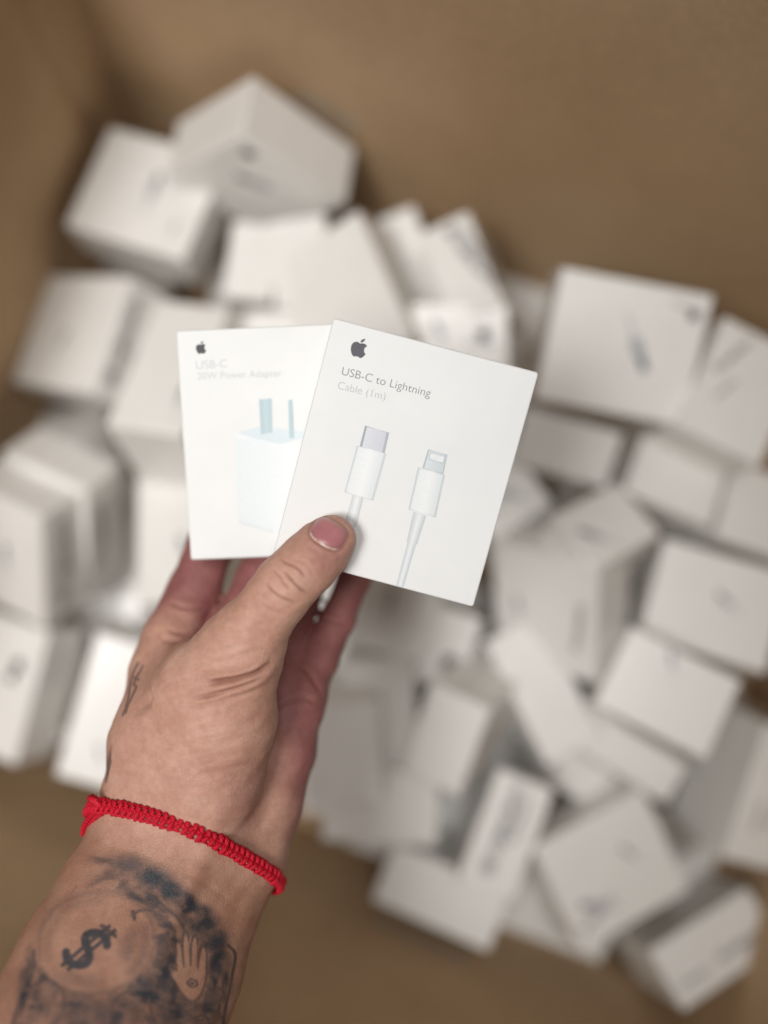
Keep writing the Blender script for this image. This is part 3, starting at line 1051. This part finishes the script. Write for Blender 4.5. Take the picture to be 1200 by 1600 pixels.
# skin tone: palm side and fingers are redder than the back of the thumb and the wrist, and darkened to stand in for shade
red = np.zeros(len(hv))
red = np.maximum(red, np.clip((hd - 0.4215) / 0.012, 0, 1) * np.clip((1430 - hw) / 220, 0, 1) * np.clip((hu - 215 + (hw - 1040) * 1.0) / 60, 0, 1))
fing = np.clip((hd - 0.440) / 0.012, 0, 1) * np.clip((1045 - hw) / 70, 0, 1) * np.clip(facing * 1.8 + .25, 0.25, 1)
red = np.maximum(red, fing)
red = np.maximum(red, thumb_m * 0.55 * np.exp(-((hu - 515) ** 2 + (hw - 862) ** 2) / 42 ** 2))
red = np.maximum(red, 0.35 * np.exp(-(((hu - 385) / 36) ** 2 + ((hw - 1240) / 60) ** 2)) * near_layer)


# ---- tattoos: ink laid into the skin
def vnoise(x, y, seed=0):
    r = np.random.default_rng(seed)
    T = r.random((64, 64))
    xi, yi = np.floor(x).astype(int), np.floor(y).astype(int)
    fx, fy = x - xi, y - yi
    fx, fy = fx * fx * (3 - 2 * fx), fy * fy * (3 - 2 * fy)
    g = lambda i, j: T[(xi + i) % 64, (yi + j) % 64]
    return (g(0, 0) * (1 - fx) + g(1, 0) * fx) * (1 - fy) + (g(0, 1) * (1 - fx) + g(1, 1) * fx) * fy


def fbm(s, seed=0):
    return sum(vnoise(hu / s * 2 ** o + 7.3 * o, hw / s * 2 ** o + 3.1 * o, seed + o) * 0.5 ** (o + 1) for o in range(4)) / 0.94


ink = np.zeros(len(hv))
arm_m = (facing > -0.05) & (hw > 1290)
W1 = (fbm(26, 3) - .5) * 12
W2 = (fbm(26, 9) - .5) * 12
hu0, hw0 = hu, hw


def stroke(pl, w, a=1.0, soft=0.35, smooth=True, taper=False):
    global ink
    d, t = seg_dist(smooth_line(pl) if smooth and len(pl) > 2 else pl)
    ww = w * (np.clip(np.minimum(t, 1 - t) * 4, 0.25, 1) if taper else 1)
    ink = np.maximum(ink, a * np.clip((ww - d) / (w * soft + 1e-6) + 0.5, 0, 1) * arm_m)


def blob(cx, cy, rx, ry, a, rot=0.0, p=1.6):
    global ink
    c, s = math.cos(rot), math.sin(rot)
    x = (hu + W1 - cx) * c + (hw + W2 - cy) * s
    y = -(hu + W1 - cx) * s + (hw + W2 - cy) * c
    q = (x / rx) ** 2 + (y / ry) ** 2
    ink = np.maximum(ink, a * np.exp(-q ** p) * arm_m * np.clip(1.2 + (fbm(13, 21) - .5) * 1.4, .6, 1.25))


def erase(cx, cy, rx, ry, a, rot=0.0, soft=0.25):
    global ink
    c, s = math.cos(rot), math.sin(rot)
    x = (hu + W1 * .3 - cx) * c + (hw + W2 * .3 - cy) * s
    y = -(hu + W1 * .3 - cx) * s + (hw + W2 * .3 - cy) * c
    q = np.sqrt((x / rx) ** 2 + (y / ry) ** 2)
    ink = ink * (1 - a * np.clip((1 - q) / soft + .5, 0, 1))


# smoke bank curling over the top and down the right side
tz = np.clip(np.minimum.reduce([(hw - (1352 + np.abs(hu - 205) * .55 + (hu - 205) * .12) + W1) / 26, (1000 - 0 * hu), (372 - (hw - 1400) * .12 - hu + W2) / 16, (hu - (96 - (hw - 1400) * .42) + W1) / 22]), 0, 1)
ink = np.maximum(ink, arm_m * tz * np.clip(.52 + (fbm(30, 41) - .5) * 1.7 + (fbm(9, 51) - .5) * .6, .1, .9))
for b in [(205, 1352, 48, 15, .62, .15), (238, 1372, 34, 22, .85, .4), (176, 1368, 44, 16, .5, -.5), (262, 1392, 30, 20, .85, .5), (140, 1392, 30, 12, .5, -.6),
          (292, 1412, 30, 20, .85, .8), (310, 1445, 24, 26, .8, .6), (334, 1472, 24, 24, .85, .6), (200, 1400, 26, 14, .55, .2), (222, 1412, 28, 12, .6, .3), (300, 1470, 20, 30, .55, .3),
          (345, 1505, 18, 26, .75, .2), (352, 1545, 14, 34, .55, .1), (250, 1432, 22, 12, .5, .6), (258, 1480, 18, 30, .55, .2), (262, 1530, 26, 26, .7, .2),
          (228, 1540, 22, 18, .65, 0), (300, 1562, 22, 24, .6, .3), (330, 1580, 24, 26, .55, .2), (150, 1580, 56, 26, .58, .1), (262, 1590, 30, 26, .62, 0),
          (45, 1520, 12, 48, .6, .25), (70, 1575, 22, 18, .35, 0), (206, 1580, 24, 24, .5, 0), (195, 1492, 14, 34, .4, .1), (312, 1520, 26, 40, .45, .1), (318, 1436, 34, 18, .8, .9), (272, 1398, 40, 16, .75, .6), (340, 1500, 16, 30, .8, .2), (250, 1505, 18, 40, .6, .2), (330, 1555, 20, 30, .6, .2), (275, 1560, 40, 18, .55, .2), (110, 1590, 40, 16, .5, .2), (170, 1345, 30, 7, .55, .1), (248, 1384, 44, 10, .6, .55)]:
    blob(*b)
erase(165, 1385, 22, 9, .7, -.3)
erase(232, 1446, 26, 8, .8, .5)
erase(272, 1450, 10, 18, .7, -.5)
# round money bag: pale inside, shaded rim
erase(148, 1468, 96, 82, 1.0, -.1, .12)
stroke([(62, 1500), (66, 1450), (96, 1412), (146, 1394), (186, 1394)], 5.0, .30, 2.2)
stroke([(74, 1500), (78, 1456), (104, 1420), (150, 1404)], 6.0, .20, 2.0)
stroke([(186, 1394), (222, 1416), (240, 1450), (238, 1490), (214, 1528), (176, 1548), (130, 1554)], 4.5, .42, 2.0)
stroke([(226, 1452), (226, 1486), (206, 1516)], 9.0, .32, 1.8)
stroke([(130, 1554), (96, 1546), (74, 1528)], 3.5, .5, .9)
blob(200, 1480, 14, 26, .35, .3)
blob(120, 1530, 40, 12, .25, .2)
# currency sign, leaning to the right
cx, cy = 136, 1483
ux, uy = np.array([0.80, 0.60]), np.array([0.77, -0.64])


def gp(x, y):
    return (cx + ux[0] * x + uy[0] * y, cy + ux[1] * x + uy[1] * y)


S_ = [(15, 24), (4, 33), (-10, 30), (-17, 18), (-10, 7), (2, 0), (12, -8), (16, -20), (8, -31), (-6, -33), (-17, -24)]
stroke([gp(x * 1.05, y) for x, y in S_], 6.6, .95, .3)
stroke([gp(-5.5, 50), gp(-5.5, -44)], 3.4, .9, .4, False)
stroke([gp(5.5, 50), gp(5.5, -44)], 3.4, .9, .4, False)
stroke([gp(-13, 44), gp(13, 44)], 3.5, .8, .4, False)
# raised little hand with an eye in its palm
erase(302, 1532, 22, 30, .95, .1, .2)
for q in [[(283, 1520), (280, 1478)], [(293, 1512), (292, 1466)], [(303, 1514), (305, 1472)], [(312, 1522), (318, 1486)], [(286, 1540), (268, 1512)]]:
    d, t = seg_dist(q)
    ink = np.where(arm_m, ink * (1 - .95 * np.clip((6.0 - d) / 2.5 + .5, 0, 1)), ink)
for q in [[(276, 1516), (274, 1478), (282, 1472), (287, 1510)], [(287, 1508), (286, 1464), (293, 1459), (298, 1508)], [(298, 1508), (300, 1468), (308, 1468), (310, 1514)],
          [(310, 1514), (314, 1482), (323, 1486), (322, 1530), (314, 1556)], [(276, 1516), (264, 1508), (264, 1520), (284, 1552)], [(284, 1552), (298, 1566), (314, 1556)]]:
    stroke(q, 1.7, .75, .8)
stroke([(292, 1536), (300, 1530), (309, 1537), (300, 1543), (292, 1536)], 1.5, .85, .8)
stroke([(299, 1537), (302, 1537)], 2.2, .9, .6, False)
# small figures and scrolls round the bag
stroke([(206, 1430), (222, 1422), (246, 1428), (262, 1446), (278, 1472)], 2.4, .7, .8)
stroke([(210, 1436), (208, 1424)], 3.0, .8, .5, False)
stroke([(240, 1466), (258, 1462), (276, 1484), (270, 1504), (252, 1500)], 2.2, .7, .8)
stroke([(40, 1566), (52, 1540), (78, 1532), (98, 1550), (98, 1582), (80, 1602)], 3.0, .7, .8)
stroke([(56, 1580), (70, 1566), (88, 1572), (90, 1600)], 2.2, .55, .8)
stroke([(170, 1600), (180, 1562), (206, 1550), (232, 1566), (238, 1600)], 3.0, .7, .8)
stroke([(190, 1602), (198, 1578), (214, 1576), (222, 1600)], 2.2, .6, .8)
stroke([(330, 1512), (342, 1520), (336, 1538), (350, 1552), (340, 1572), (352, 1600)], 2.2, .75, .8)
stroke([(356, 1476), (368, 1492), (364, 1520), (356, 1560), (348, 1600)], 2.6, .8, .8)
stroke([(240, 1550), (256, 1540), (272, 1556), (262, 1576), (244, 1570)], 2.2, .75, .8)
stroke([(284, 1574), (300, 1590), (320, 1586), (328, 1602)], 2.4, .75, .8)
stroke([(52, 1486), (48, 1530), (24, 1588), (14, 1640)], 4.0, .65, .9)
stroke([(120, 1384), (112, 1398), (120, 1404)], 2, .3, .9)
blob(60, 1660, 60, 40, .6); blob(200, 1670, 70, 40, .6); blob(320, 1660, 30, 60, .6)
for b in [(228, 1556, 34, 14, .85, .1), (188, 1566, 30, 12, .7, -.1), (254, 1524, 12, 26, .85, .2), (268, 1500, 8, 18, .8, .1), (330, 1536, 10, 22, .8, .1), (326, 1574, 22, 16, .8, .2),
          (276, 1584, 22, 12, .8, .2), (112, 1570, 26, 12, .7, 0), (40, 1550, 9, 40, .8, .25), (150, 1612, 60, 12, .75, 0), (350, 1530, 8, 30, .85, .1), (258, 1446, 16, 9, .7, .6), (214, 1404, 26, 7, .7, .3)]:
    blob(*b)
stroke([(252, 1412), (272, 1430), (286, 1448), (294, 1462)], 3.2, .75, 1.4)
stroke([(246, 1436), (262, 1440), (272, 1456), (266, 1470)], 2.6, .7, 1.2)
stroke([(262, 1512), (254, 1530), (262, 1548), (276, 1552)], 2.6, .75, 1.2)
stroke([(318, 1566), (332, 1560), (344, 1572), (338, 1588)], 2.4, .75, 1.2)
stroke([(300, 1580), (312, 1572), (322, 1580), (316, 1594), (302, 1592)], 2.2, .75, 1.2)
stroke([(326, 1520), (336, 1512), (342, 1524), (334, 1534)], 2.2, .75, 1.2)
stroke([(116, 1556), (132, 1572), (128, 1596)], 2.4, .6, 1.2)
stroke([(142, 1560), (156, 1578), (158, 1600)], 2.2, .6, 1.2)
stroke([(70, 1562), (78, 1576), (72, 1590)], 2.2, .6, 1.2)
for q in [[(283, 1520), (280, 1484)], [(293, 1512), (292, 1474)], [(303, 1514), (305, 1480)], [(312, 1522), (317, 1492)]]:
    d, t = seg_dist(q)
    ink = np.where(arm_m, ink * (1 - .8 * np.clip((3.6 - d) / 3 + .5, 0, 1)), ink)
# lettering-like strokes on the edge of the hand near the index knuckle
arm_m = (facing > -0.35) & (hd > 0.40)
stroke([(216, 1036), (207, 1056), (201, 1084)], 2.0, .6, .9)
stroke([(223, 1040), (214, 1058), (209, 1070)], 1.8, .55, .9)
stroke([(209, 1058), (217, 1062)], 1.5, .7, .8, False)
stroke([(209, 1070), (213, 1074), (206, 1090), (200, 1102), (197, 1114)], 2.0, .6, .9)
stroke([(203, 1080), (198, 1100), (192, 1118)], 1.8, .6, .8)
arm_m = (facing > -0.4) & (facing < 0.35) & (hw > 1100) & (hw < 1270)
stroke([(199, 1112), (189, 1136), (180, 1160), (172, 1188), (168, 1220)], 4.5, .65, .9)
ink = np.clip(ink, 0, 1) ** .9
tan = np.clip((hw - 1255 - (hu - 150) * .35) / 60, 0, 1)


def skin_material():
    k = NT('skin')
    tc = k.n('ShaderNodeTexCoord').outputs['Object']
    ared = k.n('ShaderNodeAttribute', attribute_name='redness_shade').outputs['Fac']
    aink = k.n('ShaderNodeAttribute', attribute_name='ink').outputs['Fac']
    acr = k.n('ShaderNodeAttribute', attribute_name='crease_shade').outputs['Fac']
    mot = k.noise(tc, 70, 5, 0.66)
    fine = k.noise(tc, 420, 3, 0.6)
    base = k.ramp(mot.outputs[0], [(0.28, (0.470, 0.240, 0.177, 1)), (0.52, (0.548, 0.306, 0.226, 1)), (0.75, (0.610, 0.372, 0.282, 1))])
    palm = k.ramp(mot.outputs[0], [(0.28, (0.250, 0.088, 0.083, 1)), (0.52, (0.305, 0.118, 0.111, 1)), (0.75, (0.365, 0.155, 0.145, 1))])  # palm red made darker, with the shade on it mixed into the colour
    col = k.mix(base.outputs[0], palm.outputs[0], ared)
    fr = k.ramp(fine.outputs[0], [(0.3, (0.91, 0.89, 0.88, 1)), (0.7, (1.05, 1.05, 1.05, 1))])
    col = k.mix(col, fr.outputs[0], 1.0, 'MULTIPLY')
    col = k.mix(col, k.mix(col, (0.70, 0.66, 0.60, 1), 1.0, 'MULTIPLY'), k.n('ShaderNodeAttribute', attribute_name='tan').outputs['Fac'])
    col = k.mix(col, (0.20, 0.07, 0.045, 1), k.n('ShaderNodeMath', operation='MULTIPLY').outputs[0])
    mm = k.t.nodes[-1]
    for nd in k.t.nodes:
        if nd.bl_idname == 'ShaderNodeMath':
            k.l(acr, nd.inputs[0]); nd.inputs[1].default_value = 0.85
    col = k.mix(col, (0.036, 0.037, 0.043, 1), aink)
    k.l(col, k.b.inputs['Base Color'])
    v = k.n('ShaderNodeTexVoronoi', feature='DISTANCE_TO_EDGE')
    v.inputs['Scale'].default_value = 900
    k.l(tc, v.inputs['Vector'])
    vr = k.ramp(v.outputs['Distance'], [(0.0, (0, 0, 0, 1)), (0.14, (1, 1, 1, 1))])
    b = k.bump(vr.outputs[0], 0.42, 0.00030)
    b = k.bump(k.noise(tc, 300, 4, 0.65).outputs[0], 0.34, 0.0006, b)
    k.l(b, k.b.inputs['Normal'])
    k.set(Roughness=0.52, Subsurface_Weight=0.12, Subsurface_Scale=0.006)
    k.b.inputs['Subsurface Radius'].default_value = (1.0, 0.35, 0.2)
    k.b.inputs['Specular IOR Level'].default_value = 0.38
    return k.m


M_SKIN = skin_material()
origin = np.array(K(290, 1240, .43))
MW = Matrix([list(r) for r in RC]).to_4x4()
MW.translation = Vector(RC @ origin + CAMLOC)
me = bpy.data.meshes.new('hand')
me.vertices.add(len(hv))
me.vertices.foreach_set('co', (hv - origin).ravel())
me.loops.add(hf.size)
me.polygons.add(len(hf))
me.loops.foreach_set('vertex_index', hf.ravel())
me.polygons.foreach_set('loop_start', np.arange(0, hf.size, 4))
me.update(calc_edges=True)
me.validate()
me.polygons.foreach_set('use_smooth', [True] * len(me.polygons))
for nm, arr in (('redness_shade', red), ('ink', ink), ('crease_shade', crease_shade), ('tan', tan)):
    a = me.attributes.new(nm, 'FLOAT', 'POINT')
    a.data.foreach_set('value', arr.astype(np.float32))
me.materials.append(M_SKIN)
hand = link(bpy.data.objects.new('hand', me))
hand.matrix_world = MW
tag(hand, 'tattooed left hand and forearm pinching two white boxes between thumb and fingers', 'hand')


# ---- nail: a curved plate lying in its fold
def drop_on_skin(uv, start=0.375, lift=0.0):
    """follow the sight line through each sheet point down to the skin"""
    uv = np.asarray(uv, float)
    dirs = np.stack([(uv[:, 0] - 600) / 1600.0, -(uv[:, 1] - 800) / 1600.0, -np.ones(len(uv))], 1)
    t = np.full(len(uv), start)
    for _ in range(60):
        t = t + np.clip(sdf(dirs * t[:, None]) / np.linalg.norm(dirs, axis=1) * .9, -.004, .01)
    p = dirs * t[:, None]
    return p + sdf_grad(p) * lift


nr, ns = 12, 40
uvs, lift, edge = [], [], []
for i in range(nr + 1):
    r = i / nr
    for j in range(ns):
        th = 2 * math.pi * j / ns
        ca, sa = math.cos(th), math.sin(th)
        rr = (abs(ca) ** 3.2 + abs(sa) ** 2.9) ** (-1 / 3.0) * r
        a, b = 20.5 * rr * ca, 28.0 * rr * sa
        uvs.append(NC + NA * a + NB * b)
        lift.append(.00042 * (1 - r ** 6) - .00030 * r ** 10)
        edge.append((a, r))
npnt = drop_on_skin(uvs)
npnt = npnt + sdf_grad(npnt) * np.array(lift)[:, None]
nf_ = [(i * ns + j, i * ns + (j + 1) % ns, (i + 1) * ns + (j + 1) % ns, (i + 1) * ns + j) for i in range(nr) for j in range(ns)]


def nail_material():
    k = NT('nail')
    a = k.n('ShaderNodeAttribute', attribute_name='along').outputs['Fac']
    tc = k.n('ShaderNodeTexCoord').outputs['Object']
    c = k.ramp(a, [(0.0, (0.50, 0.26, 0.24, 1)), (0.10, (0.40, 0.155, 0.165, 1)), (0.5, (0.43, 0.165, 0.18, 1)), (0.86, (0.46, 0.20, 0.20, 1)), (0.95, (0.50, 0.28, 0.24, 1))])
    n1 = k.ramp(k.noise(tc, 200, 3).outputs[0], [(0.3, (0.94, 0.92, 0.92, 1)), (0.7, (1.04, 1.04, 1.04, 1))])
    k.l(k.mix(c.outputs[0], n1.outputs[0], 1.0, 'MULTIPLY'), k.b.inputs['Base Color'])
    k.l(k.bump(k.noise(tc, 500, 2).outputs[0], 0.1, 0.0002), k.b.inputs['Normal'])
    k.set(Roughness=0.34, Subsurface_Weight=0.1, Subsurface_Scale=0.004)
    return k.m


nme = mesh_from('thumb_nail', npnt - origin, nf_, nail_material(), True)
at = nme.attributes.new('along', 'FLOAT', 'POINT')
at.data.foreach_set('value', np.array([(a + 20.5) / 41 for a, r in edge], np.float32))
nail = link(bpy.data.objects.new('thumb_nail', nme), hand)

# dry skin rim behind the nail: a thin ragged cuticle
cu_v, cu_f = [], []
line = [(-20.5 * (abs(math.cos(t)) ** 3.2 + abs(math.sin(t)) ** 2.9) ** (-1 / 3.0) * math.cos(t), 28.0 * (abs(math.cos(t)) ** 3.2 + abs(math.sin(t)) ** 2.9) ** (-1 / 3.0) * math.sin(t)) for t in np.linspace(-0.95, 0.95, 34)]
cuv = []
for i, (a, b) in enumerate(line):
    wob = 0.8 * math.sin(i * 1.9) + 0.6 * math.sin(i * 3.7)
    for q in (-2.0 + wob * .4, -0.3, 1.1 + wob * .6):
        cuv.append(NC + NA * (a + q) + NB * b)
cp = drop_on_skin(cuv)
cp = cp + sdf_grad(cp) * np.tile([.00008, .00066, .00048], len(line))[:, None]
for i in range(len(line) - 1):
    for j in range(2):
        cu_f.append((i * 3 + j, i * 3 + j + 1, i * 3 + j + 4, i * 3 + j + 3))
k = NT('dry_cuticle')
tcx = k.n('ShaderNodeTexCoord').outputs['Object']
cc = k.ramp(k.noise(tcx, 900, 2).outputs[0], [(0.38, (0.46, 0.24, 0.18, 1)), (0.50, (0.60, 0.42, 0.34, 1)), (0.66, (0.78, 0.66, 0.60, 1))])
k.l(cc.outputs[0], k.b.inputs['Base Color'])
k.set(Roughness=0.4)
cut = link(bpy.data.objects.new('cuticle', mesh_from('cuticle', cp - origin, cu_f, k.m, True)), hand)

# ---------------------------------------------------------------- red knotted bracelet
PL, PM, PR = drop_on_skin([(162, 1262), (312, 1303), (432, 1376)], .36, .0)
bn = np.cross(PM - PL, PR - PL)
bn /= np.linalg.norm(bn)
wc = np.array(K(300, 1322, .428))
wc = wc - bn * np.dot(wc - PL, bn)
bx = (PR - PL) / np.linalg.norm(PR - PL)
by = np.cross(bn, bx)
th = np.linspace(0, 2 * math.pi, 721)[:-1]
dirs = np.cos(th)[:, None] * bx + np.sin(th)[:, None] * by
lo_, hi_ = np.full(len(th), .004), np.full(len(th), .075)
for _ in range(22):
    md = (lo_ + hi_) / 2
    s_ = sdf(wc + dirs * md[:, None])
    lo_, hi_ = np.where(s_ < 0, md, lo_), np.where(s_ < 0, hi_, md)
rr_ = lo_.copy()
for _ in range(30):                       # the cord spans hollows
    rr_ = np.maximum(rr_, (np.roll(rr_, 6) + np.roll(rr_, -6)) / 2)
loop = wc + dirs * (rr_ + .0014)[:, None]
seg = np.linalg.norm(np.roll(loop, -1, 0) - loop, axis=1)
cum = np.concatenate([[0], np.cumsum(seg)])
N_KN = int(cum[-1] / .0029)


def at_len(s):
    s = s % cum[-1]
    i = min(np.searchsorted(cum, s, side='right') - 1, len(loop) - 1)
    t = (s - cum[i]) / seg[i]
    return loop[i] * (1 - t) + loop[(i + 1) % len(loop)] * t


def cord_material():
    k = NT('red_nylon_cord')
    tc = k.n('ShaderNodeTexCoord').outputs['Object']
    w = k.n('ShaderNodeTexWave')
    w.inputs['Scale'].default_value = 620
    w.inputs['Distortion'].default_value = 1.0
    w.bands_direction = 'DIAGONAL'
    k.l(tc, w.inputs['Vector'])
    c = k.ramp(w.outputs['Fac'], [(0.1, (0.36, 0.002, 0.012, 1)), (0.6, (0.62, 0.006, 0.026, 1)), (0.95, (0.74, 0.018, 0.045, 1))])
    k.l(c.outputs[0], k.b.inputs['Base Color'])
    k.l(k.bump(w.outputs['Fac'], 0.5, 0.0003), k.b.inputs['Normal'])
    k.set(Roughness=0.55)
    k.b.inputs['Specular IOR Level'].default_value = 0.25
    return k.m


M_CORD = cord_material()


def tube(path, rad, sides=8, squash=1.0):
    path = [np.array(p, float) for p in path]
    vs, fs = [], []
    up = np.array([0, 0, 1.0])
    for i, p in enumerate(path):
        t = path[min(i + 1, len(path) - 1)] - path[max(i - 1, 0)]
        t /= np.linalg.norm(t) + 1e-12
        x = np.cross(up, t)
        if np.linalg.norm(x) < 1e-3:
            x = np.cross(np.array([1.0, 0, 0]), t)
        x /= np.linalg.norm(x)
        y = np.cross(t, x)
        r = rad[i] if hasattr(rad, '__len__') else rad
        for k in range(sides):
            a = 2 * math.pi * k / sides
            vs.append(p + r * (math.cos(a) * x + squash * math.sin(a) * y))
    n = len(path)
    for i in range(n - 1):
        for k in range(sides):
            fs.append((i * sides + k, i * sides + (k + 1) % sides, (i + 1) * sides + (k + 1) % sides, (i + 1) * sides + k))
    fs.append(tuple(range(sides - 1, -1, -1)))
    fs.append(tuple((n - 1) * sides + k for k in range(sides)))
    return vs, fs


def knot_mesh():
    """two cord turns crossing the band, one leaning each way, with a small loop on each rim (x along, y across, z out)"""
    V, Fc = [], []
    def add(vf):
        b = len(V)
        V.extend(vf[0]); Fc.extend([tuple(i + b for i in f) for f in vf[1]])
    m = .001
    add(tube([(-.9 * m, -2.9 * m, -.5 * m), (-.75 * m, -2.5 * m, .55 * m), (-.2 * m, -1.4 * m, 1.25 * m), (.25 * m, -.2 * m, 1.15 * m), (.5 * m, .3 * m, .5 * m)], [.62 * m, .85 * m, .98 * m, .85 * m, .5 * m], 8))
    add(tube([(.5 * m, -.3 * m, .5 * m), (.25 * m, .2 * m, 1.15 * m), (-.2 * m, 1.4 * m, 1.25 * m), (-.75 * m, 2.5 * m, .55 * m), (-.9 * m, 2.9 * m, -.5 * m)], [.5 * m, .85 * m, .98 * m, .85 * m, .62 * m], 8))
    add(tube([(-1.3 * m, -2.3 * m, .1 * m), (0, -2.75 * m, .35 * m), (1.3 * m, -2.3 * m, .1 * m)], [.5 * m, .72 * m, .5 * m], 6))
    add(tube([(-1.3 * m, 2.3 * m, .1 * m), (0, 2.75 * m, .35 * m), (1.3 * m, 2.3 * m, .1 * m)], [.5 * m, .72 * m, .5 * m], 6))
    return mesh_from('knot', V, Fc, M_CORD, True)


brace = link(bpy.data.objects.new('bracelet', None))
brace.empty_display_size = .01
bm_o = wc
MB_ = Matrix([list(r) for r in RC]).to_4x4()
MB_.translation = Vector(RC @ bm_o + CAMLOC)
brace.matrix_world = MB_
tag(brace, 'bright red knotted cord bracelet tied round the wrist', 'bracelet')
KM = knot_mesh()
for i in range(N_KN):
    s0 = cum[-1] * (i + .5) / N_KN
    p = at_len(s0)
    t = at_len(s0 + .001) - at_len(s0 - .001)
    t /= np.linalg.norm(t)
    z = p - wc
    z = z - t * np.dot(z, t)
    z = z - bn * np.dot(z, bn) * .6
    z /= np.linalg.norm(z)
    y = np.cross(z, t)
    o = link(bpy.data.objects.new('knot', KM), brace)
    R = Matrix((t, y, z)).transposed().to_4x4()
    j = 1 + .07 * math.sin(i * 4.7) + .05 * math.sin(i * 11.3)
    o.matrix_local = Matrix.Translation(Vector(p - bm_o)) @ R @ Matrix.Rotation(.11 * math.sin(i * 2.9) + .06 * math.sin(i * 7.7), 4, 'Z') @ Matrix.Diagonal((1.12, j, j, 1))
core = [at_len(cum[-1] * i / 160) - bm_o for i in range(160)]
vs, fs = [], []
cv, cf = tube(core + [core[0]], .0014, 8)
core_o = link(bpy.data.objects.new('core_cord', mesh_from('core_cord', cv, cf, M_CORD, True)), brace)
# tie at the left of the wrist: two short ends, and a slack tail that leaves the wrist
e0 = np.array(K(164, 1262, .409)); 
for path in ([(166, 1264, .409), (154, 1256, .408), (146, 1250, .408), (138, 1246, .409)],
             [(170, 1268, .409), (160, 1262, .4085), (152, 1250, .410), (143, 1243, .412)]):
    pp = [np.array(K(*q)) - bm_o for q in path]
    v_, f_ = tube(pp, [.0016, .0015, .0013, .0010], 8)
    link(bpy.data.objects.new('cord_end', mesh_from('cord_end', v_, f_, M_CORD, True)), brace)
tail = smooth_line([(168, 1266, .4095), (156, 1268, .409), (145, 1277, .412), (136, 1290, .417), (133, 1303, .423)], 4)
for i, q in enumerate(tail):
    o = link(bpy.data.objects.new('knot', KM), brace)
    p = np.array(K(*q))
    a = np.array(K(*tail[max(i - 1, 0)])); b = np.array(K(*tail[min(i + 1, len(tail) - 1)]))
    t = (b - a) / np.linalg.norm(b - a)
    z = -p / np.linalg.norm(p); z = z - t * np.dot(z, t); z /= np.linalg.norm(z)
    R = Matrix((t, np.cross(z, t), z)).transposed().to_4x4()
    o.matrix_local = Matrix.Translation(Vector(p - bm_o)) @ R @ Matrix.Diagonal((.62, .62, .62, 1))
